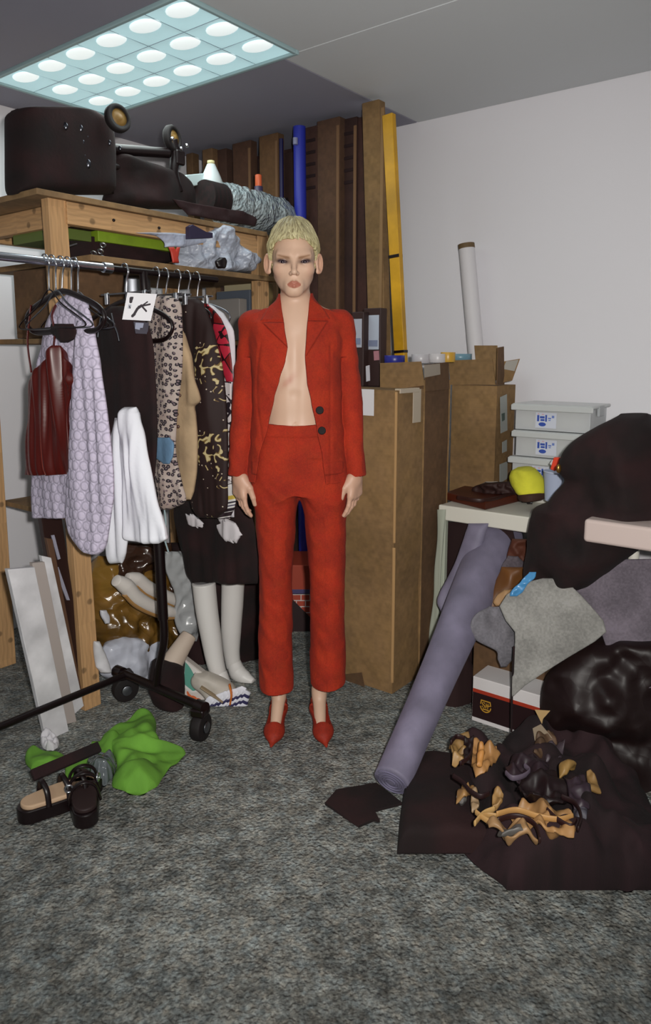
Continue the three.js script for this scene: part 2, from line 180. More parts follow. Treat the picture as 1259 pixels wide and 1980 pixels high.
// ================================================================ the room
const CEIL = 2.46, WALL_A = 3.27, WALL_C = -3.335, FRONT_A = -3.2, RIGHT_C = 2.6;
const wallPaint = M('#e9e7ec', 0.8);
struct('floor', rbox(FRONT_A, WALL_A, WALL_C, RIGHT_C, -0.12, 0, 0.001), M('#a5a7a2', 0.97, { map: TX.carpet, bumpMap: TX.carpetB, bumpScale: 0.006 }));
struct('wall_back', rbox(WALL_A, WALL_A + 0.12, WALL_C - 0.12, RIGHT_C + 0.12, -0.12, CEIL + 0.1, 0.001), wallPaint);
struct('wall_left', rbox(FRONT_A, WALL_A, WALL_C - 0.12, WALL_C, -0.12, CEIL + 0.1, 0.001), wallPaint);
struct('wall_right', rbox(FRONT_A, WALL_A, RIGHT_C, RIGHT_C + 0.12, -0.12, CEIL + 0.1, 0.001), wallPaint);
struct('wall_front', rbox(FRONT_A - 0.12, FRONT_A, WALL_C - 0.12, RIGHT_C + 0.12, -0.12, CEIL + 0.1, 0.001), wallPaint);
struct('baseboard_back', rbox(WALL_A - 0.012, WALL_A, WALL_C, RIGHT_C, 0, 0.09, 0.003), M('#c9c6c6', 0.5));
// the ceiling: a slab above, hung with wide panels that meet in shallow joints
const ceil = struct('ceiling', rbox(FRONT_A, WALL_A, WALL_C, RIGHT_C, CEIL + 0.02, CEIL + 0.16, 0.001), M('#8f8f94', 0.9));
const L0 = 1.68, L1 = 2.26, LC = [-3.07, -1.88];                       // the light over the shelf
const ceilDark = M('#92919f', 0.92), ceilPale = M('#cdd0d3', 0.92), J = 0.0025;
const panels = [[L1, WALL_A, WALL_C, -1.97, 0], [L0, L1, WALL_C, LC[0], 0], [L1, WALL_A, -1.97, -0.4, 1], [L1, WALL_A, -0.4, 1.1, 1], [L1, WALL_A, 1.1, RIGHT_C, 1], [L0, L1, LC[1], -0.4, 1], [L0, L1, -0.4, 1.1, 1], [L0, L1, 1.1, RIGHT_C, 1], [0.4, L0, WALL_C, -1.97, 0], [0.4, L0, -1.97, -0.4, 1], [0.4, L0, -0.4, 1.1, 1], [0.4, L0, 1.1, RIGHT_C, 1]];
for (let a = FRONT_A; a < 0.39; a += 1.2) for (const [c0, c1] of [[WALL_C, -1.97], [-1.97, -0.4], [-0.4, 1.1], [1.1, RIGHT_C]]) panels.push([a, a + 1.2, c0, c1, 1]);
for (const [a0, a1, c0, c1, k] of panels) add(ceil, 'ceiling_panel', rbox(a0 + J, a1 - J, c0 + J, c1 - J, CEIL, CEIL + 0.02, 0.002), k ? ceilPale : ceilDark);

// ceiling lights: a white frame, deep cells with curved reflectors, a glowing lens in each cell
const glowMat = new THREE.MeshStandardMaterial({ color: 0xffffff, emissive: new THREE.Color(0.86, 0.98, 0.98), emissiveIntensity: 0.62, roughness: 0.5 });
const cellMat = new THREE.MeshStandardMaterial({ color: new THREE.Color('#a9cdd3'), roughness: 0.5, emissive: new THREE.Color(0.5, 0.72, 0.76), emissiveIntensity: 0.5 });
function ceilingLight(a0, a1, c0, c1, label, na = 3, nc = 6, drop = 0) {
  const y = CEIL - drop, base = W((a0 + a1) / 2, (c0 + c1) / 2, y - 0.03), t = thing('ceiling_light', label, 'ceiling light', base, 'louvred ceiling lights');
  const f = 0.016; add(t, 'frame', merge(rbox(a0, a0 + f, c0, c1, y - 0.012, y + 0.019), rbox(a1 - f, a1, c0, c1, y - 0.012, y + 0.019), rbox(a0 + f, a1 - f, c0, c0 + f, y - 0.012, y + 0.019), rbox(a0 + f, a1 - f, c1 - f, c1, y - 0.012, y + 0.019)), M('#9fb9bd', 0.5));
  const da = (a1 - a0 - 2 * f) / na, dc = (c1 - c0 - 2 * f) / nc;
  const dish = []; const S = 10; const pos = [], idx = [];
  for (let j = 0; j <= S; j++) for (let i = 0; i <= S; i++) { const x = (i / S) * 2 - 1, z = (j / S) * 2 - 1; pos.push(x * dc * 0.49, 0.018 * (1 - x ** 4) * (1 - z ** 4), z * da * 0.49); }
  for (let j = 0; j < S; j++) for (let i = 0; i < S; i++) { const a = j * (S + 1) + i, b = a + S + 1; idx.push(a, a + 1, b, b, a + 1, b + 1); }
  const dg = new THREE.BufferGeometry(); dg.setAttribute('position', new THREE.Float32BufferAttribute(pos, 3)); dg.setIndex(idx); dg.computeVertexNormals(); dg.rotateY(-YAW);
  const lens = new THREE.SphereGeometry(1, 20, 8, 0, Math.PI * 2, Math.PI / 2, Math.PI / 2); lens.scale(dc * 0.36, 0.012, da * 0.24); lens.rotateY(-YAW);
  for (let i = 0; i < na; i++) for (let j = 0; j < nc; j++) { const p = W(a0 + f + (i + 0.5) * da, c0 + f + (j + 0.5) * dc, y - 0.002).sub(base);
    const d = new THREE.Mesh(dg, cellMat); d.name = 'reflector_cell'; d.position.copy(p); t.add(d); const l = new THREE.Mesh(lens, glowMat); l.name = 'lamp_lens'; l.position.set(0, 0.016, 0); d.add(l); }
  const r = new THREE.RectAreaLight(new THREE.Color(0.9, 1, 0.97), ROOM_LIGHT, (c1 - c0) * 0.9, (a1 - a0) * 0.9); r.position.set(0, -0.0, 0); r.rotation.set(-Math.PI / 2, 0, -YAW); t.add(r); return t;
}
ceilingLight(L0, L1, LC[0], LC[1], 'white louvred ceiling light with bright square cells above the wooden shelf');
ceilingLight(-0.9, -0.32, -1.9, -0.71, 'white louvred ceiling light behind the photographer, on the left');
ceilingLight(-0.9, -0.32, 0.6, 1.79, 'white louvred ceiling light behind the photographer, on the right');

// the flash beside the lens, on a stand behind the view
{ const t = thing('flash_lamp', 'small flash lamp on a black stand beside the lens', 'flash', new V3(FLASH_AT.x, 0, FLASH_AT.z + 0.05));
  add(t, 'lamp_body', bx(0.075, 0.055, 0.03, 0.006).translate(FLASH_AT.x, FLASH_AT.y, FLASH_AT.z + 0.05), MT.blackPlastic);
  add(t, 'stand_pole', rod(new V3(FLASH_AT.x, 0.02, FLASH_AT.z + 0.05), new V3(FLASH_AT.x, FLASH_AT.y - 0.028, FLASH_AT.z + 0.05), 0.008), MT.blackMetal);
  add(t, 'stand_base', new THREE.CylinderGeometry(0.11, 0.12, 0.02, 28).translate(FLASH_AT.x, 0.01, FLASH_AT.z + 0.05), MT.blackMetal);
  add(t, 'flash_window', bx(0.045, 0.026, 0.006, 0.002).translate(FLASH_AT.x, FLASH_AT.y, FLASH_AT.z + 0.033), new THREE.MeshStandardMaterial({ color: 0xffffff, emissive: 0xffffff, emissiveIntensity: 2, roughness: 0.4 }));
  const s = new THREE.SpotLight(new THREE.Color(1, 0.97, 0.92), FLASH_CD, 0, 52 * rad, 0.55, 2); s.position.set(0, FLASH_AT.y, -0.05 + 0.02); s.target.position.set(-0.05, FLASH_AT.y - 0.22, -2.5); s.castShadow = true; s.shadow.mapSize.set(2048, 2048); s.shadow.bias = -0.0005; s.shadow.radius = 1.2; t.add(s, s.target); s.name = 'flash_light'; s.target.name = 'flash_aim'; }

// ================================================================ the wooden shelf on the left
const SF = -2.318, SD = -2.98, SA0 = 1.50, SA1 = 2.56;                 // front, back, near end, far end
const TOPY = 1.885, MIDY = 1.69;
{ const t = thing('wooden_shelf', 'open shelf of raw timber posts and beams with crowded boards', 'shelf', W((SA0 + SA1) / 2, (SF + SD) / 2, 0));
  const sway = W(-0.035, -0.012).setY(0);
  for (const [a, c, top] of [[SA0 + 0.035, SF - 0.022, TOPY - 0.005], [SA1 - 0.035, SF - 0.022, TOPY - 0.02], [SA0 + 0.035, SD + 0.022, TOPY - 0.02], [SA1 - 0.035, SD + 0.022, TOPY - 0.02]]) { const p = W(a, c, 0); const q = p.clone().setY(top).add(a < 2 && c > -2.5 ? sway : new V3()); add(t, 'post', beam(p, q, 0.044, 0.072), MT.wood); }
  for (const c of [SF - 0.022, SD + 0.022]) { const z = c > -2.5 ? 1 : 0; add(t, 'beam', rbox(SA0 + (z ? 0.03 : 0.07), SA1 - 0.07, c - 0.02, c + 0.02, TOPY - 0.098, TOPY - 0.022, 0.003, true), MT.wood); }
  for (const a of [SA0 + 0.05, SA1 - 0.05]) add(t, 'end_rail', rbox(a - 0.02, a + 0.02, SD + 0.045, SF - 0.045, TOPY - 0.098, TOPY - 0.022, 0.003, true), MT.wood);
  add(t, 'shelf_board', rbox(SA0 - 0.09, SA1 - 0.02, SD, SF + 0.012, TOPY - 0.02, TOPY, 0.002, true), MT.chip);
  add(t, 'shelf_board', rbox(SA0 + 0.10, SA1 + 0.03, SD, SF + 0.022, MIDY - 0.022, MIDY, 0.002, true), MT.chip);
  add(t, 'shelf_board', rbox(SA0 + 0.08, SA1 - 0.01, SD, SF - 0.05, 1.38, 1.40, 0.002, true), MT.chip);
  add(t, 'shelf_board', rbox(SA0 + 0.08, SA1 - 0.01, SD, SF - 0.05, 0.70, 0.72, 0.002, true), MT.chip);
  const s = []; for (const a of [1.72, 1.93, 2.2]) s.push(new THREE.SphereGeometry(0.006, 10, 6).translate(...W(a, SF - 0.0, TOPY - 0.06).toArray())); add(t, 'screw_heads', merge(s), MT.blackMetal);
}
const cF = pc(SF - 0.06), cM = pc(SF - 0.2), cN = pc(SF + 0.0), cB = pc(SD + 0.15);

// ---- on the top board
{ const P = pc(SF - 0.12), t = thing('equipment_case', 'black hard equipment case with metal snaps at the near end of the top shelf', 'case', W(1.44, SF - 0.3, TOPY));
  add(t, 'case_body', sheet([[212, 28, 128], [222, 22, 172], [240, 20, 204], [290, 20, 212], [340, 20, 213], [376, 20, 214]], P, { T: 0.07, fold: 0.008, th: 0.04, fx: 6, nx: 30, ny: 30, seed: 4, pow: 6 }), MT.black);
  for (const [u, v, r] of [[99, 253, 0.011], [128, 257, 0.011], [132, 283, 0.009], [140, 273, 0.008], [184, 284, 0.008], [135, 309, 0.008], [142, 324, 0.014], [107, 299, 0.007], [205, 294, 0.007], [124, 320, 0.005]]) { const g = new THREE.SphereGeometry(r, 14, 10); g.scale(1, 1.3, 0.6); add(t, 'metal_snap', g.translate(...P.P(u, v, 0.085).toArray()), M('#5c5d64', 0.25, { metalness: 1 })); }
}
function wheel(parent, p, axis, r, w, hub) { const q = new THREE.Quaternion().setFromUnitVectors(UP, axis); const put = (g) => g.applyQuaternion(q).translate(p.x, p.y, p.z);
  const t = add(parent, 'wheel', put(lathe([[r * 0.62, -w / 2], [r * 0.9, -w / 2], [r, -w * 0.25], [r, w * 0.25], [r * 0.9, w / 2], [r * 0.62, w / 2], [r * 0.62, -w / 2]])), MT.rubber);
  add(t, 'wheel_hub', put(lathe([[0, -w * 0.3], [r * 0.64, -w * 0.36], [r * 0.64, w * 0.36], [r * 0.3, w * 0.3], [r * 0.22, w * 0.55], [0, w * 0.55]])), hub); return t; }
{ const P = pc(SF - 0.1), t = thing('folding_trolley', 'folded black luggage trolley with yellow hubbed wheels lying on the top shelf', 'trolley', W(1.85, SF - 0.3, TOPY));
  const hub = M('#80602a', 0.55), ax = new V3(0.72, 0.1, 0.68).normalize();
  wheel(t, P.P(192, 240, 0.11), ax, 0.050, 0.03, hub); wheel(t, P.P(333, 268, 0.0), new V3(0.93, 0.05, 0.36).normalize(), 0.052, 0.03, hub);
  add(t, 'frame_tube', wire([[196, 275], [214, 286], [270, 292], [326, 296]], P, 0.02), MT.blackMetal);
  add(t, 'frame_tube', wire([[206, 318], [262, 330], [330, 333]], P, 0.014), MT.blackMetal);
  add(t, 'upright', wire([[334, 270], [338, 300], [336, 336], [345, 372]], P, 0.02), MT.blackMetal);
  add(t, 'axle_block', bx(0.05, 0.06, 0.05, 0.01).rotateY(-YAW).translate(...P.P(343, 306).toArray()), MT.blackPlastic);
  add(t, 'axle_block', bx(0.06, 0.06, 0.05, 0.01).rotateY(-YAW).translate(...P.P(200, 292).toArray()), MT.blackPlastic);
  for (const [u, v] of [[202, 266], [322, 271], [339, 290], [350, 284]]) add(t, 'bolt', new THREE.SphereGeometry(0.008, 12, 8).translate(...P.P(u, v, 0.035).toArray()), MT.chrome);
  add(t, 'yellow_spring', new THREE.TorusGeometry(0.025, 0.008, 8, 20, 4).rotateY(-0.4).translate(...P.P(190, 308, 0.03).toArray()), M('#6d5020', 0.6));
}
solo('duffel_bag', 'soft black duffel bag slumped on the top shelf under the trolley', 'bag', sheet([[300, 214, 232], [312, 208, 262], [328, 205, 318], [336, 204, 350], [352, 204, 366], [372, 204, 374], [392, 204, 376], [404, 240, 376]], pc(SF - 0.14), { T: 0.07, fold: 0.02, fx: 9, fy: 9, seed: 9, th: 0.02 }), MT.black);
solo('dark_cloth', 'folded dark brown cloth lying along the top shelf edge below the plastic wrapped roll', 'cloth', sheet([[392, 332, 470], [397, 338, 492], [404, 345, 498], [411, 356, 496], [417, 362, 494]], pc(SF + 0.0), { T: 0.006, fold: 0.010, fx: 16, fy: 20, seed: 12, shear: 0.165, u0: 372, edge: 1 }), M('#30171a', 0.9, { map: TX.mottle, bumpMap: TX.weave, bumpScale: 0.001 }));
{ const P = pc(SF - 0.13), a = P.P(398, 384), b = P.P(556, 424); const t = thing('wrapped_roll', 'fat fabric roll wrapped in shiny clear plastic with a black round end', 'roll', a.clone().setY(TOPY));
  const d = b.clone().sub(a).normalize(); add(t, 'fabric_roll', rod(a, b, 0.07, 0.066, 30), M('#5b5f69', 0.7, { map: TX.felt }));
  add(t, 'end_cap', rod(a.clone().addScaledVector(d, -0.015), a.clone().addScaledVector(d, 0.1), 0.077, 0.079, 32), MT.black);
  const w = []; for (let i = 0; i <= 12; i++) w.push(a.clone().lerp(b, 0.16 + 0.9 * i / 12)); const g = sweep(w, [0.084, 0.092, 0.088, 0.092, 0.086, 0.09, 0.08, 0.05], { n: 40, seg: 60 }); const p = g.attributes.position; for (let i = 0; i < p.count; i++) { const q = new V3().fromBufferAttribute(p, i), k = 0.009 * fbm(q.x * 26, q.y * 26, q.z * 26, 3); p.setXYZ(i, q.x + k, q.y + k * 1.5, q.z + k); } g.computeVertexNormals(); add(t, 'plastic_wrap', g, M('#dcebf0', 0.2, { transmission: 0.5, thickness: 0, bumpMap: TX.crinkle, bumpScale: 0.03, ior: 1.45 }));
  add(t, 'orange_tag', plate([[384, 405], [389, 400], [400, 412], [396, 419]].map(([u, v]) => [u, v - 4]), pc(SF - 0.04), 0.003), M('#c2452c', 0.6));
}
{ const P = pc(SF - 0.16), p0 = P.P(409, 356), p1 = P.P(409, 312), hh = p1.y - p0.y; const t = thing('spray_bottle', 'white plastic bottle with a pale yellow cap standing behind the wrapped roll', 'bottle', p0.clone().setY(TOPY));
  add(t, 'bottle_body', lathe([[0, -0.1], [0.05, -0.1], [0.052, 0], [0.042, 0.03], [0.018, hh * 0.86], [0, hh * 0.87]]).translate(p0.x, p0.y, p0.z), M('#cdd6d8', 0.4));
  add(t, 'bottle_cap', lathe([[0, 0], [0.017, 0], [0.016, 0.014], [0, 0.015]]).translate(p0.x, p0.y + hh * 0.87, p0.z), M('#d8cf9c', 0.5)); }
solo('white_tray', 'flat white plastic tray on the top shelf beside the white bottle', 'tray', merge(plate([[346, 349], [352, 342], [412, 336], [414, 352], [356, 361]], pc(SF - 0.2), 0.03, 0.004)), M('#bfd0d2', 0.5));
{ const P = pc(SF - 0.14), p = P.P(500, 366), t = thing('marker_bottle', 'small dark bottle with a bright orange cap behind the wrapped roll', 'bottle', p.clone().setY(TOPY)); add(t, 'bottle_body', lathe([[0, -0.06], [0.02, -0.06], [0.02, 0.012], [0, 0.012]]).translate(p.x, p.y, p.z), M('#443c58', 0.4)); add(t, 'bottle_cap', lathe([[0, 0.012], [0.016, 0.012], [0.016, 0.062], [0.012, 0.066], [0, 0.066]]).translate(p.x, p.y, p.z), M('#d9663c', 0.45)); }
{ const P = pc(SF - 0.2), a = P.P(556, 404), b = a.clone().addScaledVector(CA, -0.1).addScaledVector(CC, -0.2); solo('dark_fabric_roll', 'dark fabric roll seen end on behind the blonde hair', 'roll', rod(a, b, 0.055, 0.055, 28), M('#36202a', 0.85, { map: TX.dark })); }

// ---- on the middle board
const cMid = pc(SF - 0.05);
solo('green_box', 'flat lime green box on top of the black folded stack', 'box', rbox(1.70, 2.16, SF - 0.42, SF - 0.07, 1.755, 1.795, 0.003), M('#8fae2b', 0.5, { map: TX.mottle }));
solo('dark_green_book', 'dull green flat book at the near end of the middle board', 'book', rbox(1.55, 1.685, SF - 0.4, SF - 0.09, 1.752, 1.79, 0.003), M('#5a6a2c', 0.6));
solo('folded_black_stack', 'pile of black folded cloth with shiny buckles on the middle board', 'cloth', sheet([[459, 124, 250], [464, 122, 318], [478, 122, 330], [495, 122, 330], [506, 122, 326], [516, 128, 300]], pc(SF - 0.16), { T: 0.07, fold: 0.012, fx: 8, fy: 16, seed: 20, th: 0.04 }), MT.black);
for (const [u, v, i] of [[199, 474, 0], [194, 486, 1], [181, 490, 2], [198, 499, 3]]) solo('buckle', ['bright metal buckle at the top of the group on the black stack', 'bright metal buckle in the middle of the group on the black stack', 'bright metal buckle at the left of the group on the black stack', 'bright metal buckle at the bottom of the group on the black stack'][i], 'buckle', new THREE.TorusGeometry(0.009, 0.004, 8, 18).rotateX(0.5).translate(...pc(SF - 0.07).P(u, v, 0).toArray()), MT.chrome, 'buckles on the black stack');
for (const [q, i] of [[[[126, 478], [148, 471]], 0], [[[126, 503], [147, 498]], 1]]) solo('metal_rod', i ? 'lower thin bright metal rod poking from the black stack' : 'upper thin bright metal rod poking from the black stack', 'rod', wire([[...q[0]], [...q[1]]].map(([u, v]) => [u, v]), pc(SF - 0.05), 0.005, { seg: 4 }), MT.steel);
solo('plastic_bag', 'crumpled white plastic shopping bag on the middle board', 'bag', sheet([[436, 402, 420], [446, 388, 440], [458, 362, 452], [474, 350, 470], [490, 344, 496], [505, 338, 514], [518, 346, 514], [527, 360, 510]], pc(SF - 0.06), { T: 0.075, fold: 0.026, fx: 20, fy: 18, seed: 31, nx: 70, ny: 60 }), M('#b9c0d0', 0.35, { bumpMap: TX.crinkle, bumpScale: 0.012, transmission: 0.1, thickness: 0 }));
solo('white_sheet_of_plastic', 'flat folded white plastic sheet between the green box and the bag', 'plastic sheet', sheet([[450, 262, 338], [456, 300, 396], [468, 316, 398], [478, 318, 356]], pc(SF + 0.0), { T: 0.01, fold: 0.008, fx: 14, seed: 33 }), M('#b3bace', 0.4, { bumpMap: TX.crinkle, bumpScale: 0.006 }));
solo('navy_box', 'small navy blue box with a white edge beside the white bag', 'box', merge(plate([[360, 440], [366, 436], [392, 450], [404, 452], [404, 460], [360, 462]], pc(SF + 0.03), 0.02, 0.002)), M('#2a2340', 0.5));
{ const P = pc(SF + 0.035); solo('red_ribbon', 'red printed strap standing up beside the white plastic bag', 'strap', merge(sheet([[478, 326, 336], [488, 330, 342], [508, 334, 346]], P, { T: 0.004, fold: 0.002, smooth: false, nx: 8, ny: 16 }), sheet([[478, 342, 348], [488, 338, 346], [500, 335, 344]], P, { T: 0.004, fold: 0.002, smooth: false, nx: 8, ny: 16 })), M('#c03a2a', 0.5)); }
solo('black_clip', 'black clip lying on the edge of the middle board beside the bag', 'clip', sheet([[498, 424, 434], [505, 417, 438], [515, 419, 436], [519, 422, 434]], pc(SF + 0.05), { T: 0.012, fold: 0.004 }), MT.blackPlastic);
for (const [q, i] of [[[[497, 456], [508, 450], [527, 492], [516, 500]], 0], [[[484, 462], [494, 458], [512, 498], [500, 500]], 1]]) solo('timber_offcut', i ? 'darker timber offcut leaning beside the shelf end' : 'pale timber offcut leaning beside the shelf end', 'timber', plate(q, pc(SF - (i ? 0.09 : 0.03)), 0.02, 0.002), i ? MT.woodDark : MT.wood);

// ---- under the middle board: files, a carton and a metal panel
{ const rows = [[462, 478, 577, 0.040, '#8f8a86', 'pale grey book spine, leftmost on the board below the bag'], [482, 497, 560, 0.05, '#59616e', 'blue grey book spine between the pale ones below the bag'], [497, 519, 545, 0.06, '#b0a585', 'thick cream book spine below the white plastic bag'], [519, 529, 547, 0.05, '#7d6b45', 'thin brown book spine at the shelf end']];
  for (const [u0, u1, v0, d, col, lab] of rows) { const P = pc(SF - 0.08), p = P.P(u0, v0), q = P.P(u1, v0); const a0 = p.dot(CA), a1 = q.dot(CA), g = rbox(a0 + 0.002, a1 - 0.002, SF - 0.3, SF - 0.08, 1.402, p.y, 0.003), f = footOf(g.clone()); const t = thing('book', lab, 'book', f, 'books under the middle board'); add(t, 'cover', g, M(col, 0.6)); add(t, 'pages', rbox(a0 + 0.005, a1 - 0.005, SF - 0.298, SF - 0.09, 1.405, p.y + 0.0015, 0.001), M('#a39a88', 0.8)); } }
solo('brown_carton', 'plain brown carton standing behind the clothes rack beside the shelf post', 'carton', rbox(1.60, 1.80, SF - 0.5, SF - 0.06, 1.402, 1.665, 0.003), MT.cardDark);
solo('metal_canister', 'brushed metal canister standing under the middle board', 'canister', lathe([[0, 1.402], [0.07, 1.402], [0.072, 1.41], [0.072, 1.63], [0.066, 1.645], [0, 1.645]]).translate(...W(1.90, SF - 0.14).toArray()), MT.steel);

// ---- below: planks and frames leaning on the left, sacks between the posts
solo('white_plank', 'broad white board nearest the photographer, leaning at the far left', 'plank', plate([[10, 1100], [60, 1096], [128, 1418], [84, 1425]], pc(SF + 0.06), 0.018, 0.002), MT.white, 'boards leaning at the left');
solo('white_plank', 'middle grey white board leaning at the far left', 'plank', plate([[58, 1088], [80, 1086], [142, 1392], [110, 1400]], pc(SF + 0.025), 0.016, 0.002), M('#aca19c', 0.7), 'boards leaning at the left');
solo('white_plank', 'narrow white board leaning next to the timber post', 'plank', plate([[76, 1074], [93, 1078], [156, 1362], [138, 1378]], pc(SF - 0.0), 0.016, 0.002), MT.white, 'boards leaning at the left');
solo('leaning_picture', 'tall black picture frame leaning behind the white boards', 'frame', merge(plate([[72, 990], [112, 1000], [160, 1330], [128, 1340]], pc(SF - 0.05), 0.02, 0.002)), M('#2b1815', 0.4));
solo('brown_moulding', 'long dark brown wooden moulding leaning beside the white boards', 'moulding', plate([[86, 1040], [96, 1042], [152, 1330], [144, 1334]], pc(SF - 0.02), 0.014, 0.002), M('#5a3e2c', 0.6));
for (const [q, i] of [[[[98, 1035], [104, 1034], [116, 1080], [111, 1082]], 0], [[[104, 1098], [112, 1096], [134, 1160], [128, 1160]], 1]]) solo('painted_glint', i ? 'lower painted glint on the glass of the leaning black frame' : 'upper painted glint on the glass of the leaning black frame', 'painted glint', plate(q, pc(SF - 0.02), 0.004), M('#9a98a8', 0.15));  // pale strips paint the glints on the framed glass

solo('black_backdrop', 'black backdrop added for the dark below the shelf, behind the white mannequin legs', 'cloth', sheet([[1050, 330, 500], [1100, 335, 506], [1200, 340, 508], [1260, 345, 508], [1288, 352, 506]], pz(3.12), { T: 0.07, fold: 0.03, fx: 9, fy: 6, seed: 120, th: 0.02 }), MT.black);  // backdrop added so the space under the shelf reads dark

// ================================================================ the clothes rack
const RC = -2.043, RY = 1.615, RA0 = 0.25, RA1 = 1.628;
function caster(parent, p, r = 0.05, turn = 0) { const ax = CC.clone().multiplyScalar(Math.cos(turn)).addScaledVector(CA, Math.sin(turn)); const q = new THREE.Quaternion().setFromUnitVectors(UP, ax); const put = (g) => g.applyQuaternion(q).translate(p.x, r, p.z);
  const w = add(parent, 'caster_wheel', put(lathe([[0, -0.02], [r * 0.9, -0.02], [r, -0.012], [r, 0.012], [r * 0.9, 0.02], [0, 0.02]], 32)), MT.rubber); add(parent, 'hub_cap', put(lathe([[0, 0.02], [r * 0.42, 0.021], [r * 0.36, 0.027], [0, 0.027]])), MT.steel);
  add(parent, 'caster_fork', bx(0.052, 0.03, 0.06, 0.008).rotateY(-YAW + turn).translate(p.x, r * 2 + 0.008, p.z), MT.blackPlastic); return w; }
{ const t = thing('clothes_rack', 'black wheeled clothes rack with a bright metal hanging rail', 'clothes rack', W((RA0 + RA1) / 2, RC, 0));
  const fy = 0.125;
  add(t, 'hanging_rail', rod(W(RA0, RC, RY), W(RA1 - 0.15, RC, RY), 0.0125), M('#c9ccd6', 0.25, { metalness: 1 }));
  add(t, 'hanging_rail', rod(W(RA1 - 0.15, RC, RY), W(RA1 + 0.34, RC, RY), 0.010), MT.blackMetal);
  add(t, 'rail_collar', rod(W(RA1 - 0.16, RC, RY), W(RA1 - 0.13, RC, RY), 0.017), MT.chrome);
  for (const a of [RA0, RA1]) { add(t, 'upright', sweep([W(a, RC - 0.01, fy), W(a, RC + 0.012, 0.22), W(a, RC + 0.042, 0.32), W(a, RC + 0.04, 0.45), W(a, RC + 0.02, 1.0), W(a, RC, RY)], 0.0145, { n: 14, seg: 50 }), MT.blackMetal); add(t, 'upright_sleeve', rod(W(a, RC + 0.041, 0.40), W(a, RC + 0.028, 0.80), 0.019), MT.blackMetal);
    add(t, 'foot_bar', rod(W(a, RC - 0.22, fy), W(a, RC + 0.22, fy), 0.016), MT.blackMetal);
    for (const s of [-1, 1]) { caster(t, W(a + (s < 0 ? 0.02 : 0), RC + s * 0.225, 0), 0.05, s * 0.35); add(t, 'end_plug', rod(W(a, RC + s * 0.21, fy), W(a, RC + s * 0.25, fy), 0.022), MT.blackPlastic); } }
  add(t, 'lower_bar', rod(W(RA0, RC - 0.19, fy), W(RA1, RC - 0.19, fy), 0.013), MT.blackMetal);
}
const hookMat = MT.chrome;
function railHook(parent, a, drop = 0.085, tilt = 0, m = hookMat) { const c = RC; return add(parent, 'hook', sweep([W(a, c - 0.016, RY + 0.004), W(a, c - 0.008, RY + 0.019), W(a, c + 0.01, RY + 0.017), W(a + tilt * 0.3, c + 0.019, RY - 0.006), W(a + tilt * 0.6, c + 0.01, RY - 0.03), W(a + tilt, c, RY - drop)], 0.0028, { n: 8, seg: 26 }), m); }
function hanger(label, a, drop, span, sag, m = MT.blackPlastic, r = 0.0075, group, turn = 0) {   // rounded triangle across the rail
  const base = W(a, RC, RY - drop - sag), t = thing('clothes_hanger', label, 'clothes hanger', base, group); const y = RY - drop, s = span / 2, A2 = (c, yy) => W(a + turn * c, RC + c, yy);
  add(t, 'hanger_bar', sweep([A2(0, y), A2(s * 0.45, y - sag * 0.18), A2(s * 0.9, y - sag * 0.5), A2(s, y - sag * 0.72), A2(s * 0.86, y - sag), A2(0, y - sag * 1.02), A2(-s * 0.86, y - sag), A2(-s, y - sag * 0.72), A2(-s * 0.9, y - sag * 0.5), A2(-s * 0.45, y - sag * 0.18)], r, { n: 10, seg: 90, close: true, flat: 0.8 }), m);
  railHook(t, a, drop - 0.002); return t; }
hanger('thick black velvet hanger over the red camisole, at the left end of the rail', 1.315, 0.085, 0.42, 0.115, MT.blackPlastic, 0.009, 'hangers');
hanger('black hanger behind the picture card, under the leopard dress', 1.552, 0.10, 0.46, 0.125, MT.blackPlastic, 0.008, 'hangers');
hanger('thin dark hanger carrying the gold patterned shirt', 1.775, 0.085, 0.34, 0.09, MT.blackPlastic, 0.006, 'hangers');
hanger('thin dark hanger with a clear neck, last on the rail by the red jacket', 1.865, 0.085, 0.34, 0.085, MT.steel, 0.004, 'hangers');
for (const [a, i] of [[1.262, 0], [1.285, 1], [1.338, 2], [1.362, 3]]) { const t = thing('wire_hanger', ['first', 'second', 'third', 'fourth'][i] + ' from the left of the bunched wire hangers at the rail end', 'clothes hanger', W(a, RC, RY - 0.2), 'hangers'); railHook(t, a, 0.085, 0.01); add(t, 'hanger_wire', sweep([W(a + 0.01, RC, RY - 0.083), W(a + 0.01, RC + 0.06, RY - 0.125), W(a + 0.01, RC + 0.18, RY - 0.19), W(a + 0.01, RC + 0.02, RY - 0.195), W(a + 0.01, RC - 0.18, RY - 0.19), W(a + 0.01, RC - 0.06, RY - 0.125)], 0.0022, { n: 7, seg: 60, close: true }), i % 2 ? MT.steel : MT.blackMetal); }
for (const [a, i] of [[1.55, 0], [1.68, 1], [1.72, 2], [1.82, 3]]) { const t = thing('clip_hanger', ['metal clip hanger beside the rack upright', 'metal clip hanger just past the picture card', 'metal clip hanger over the tan coat', 'metal clip hanger over the patterned jackets'][i], 'clothes hanger', W(a, RC, RY - 0.12), 'hangers'); railHook(t, a, 0.07); add(t, 'clip_bar', rod(W(a, RC - 0.13, RY - 0.075), W(a, RC + 0.13, RY - 0.075), 0.0035), MT.steel); for (const c of [-0.1, 0.1]) add(t, 'clip', bx(0.016, 0.04, 0.012, 0.003).rotateY(-YAW).translate(...W(a, RC + c, RY - 0.09).toArray()), MT.chrome); }

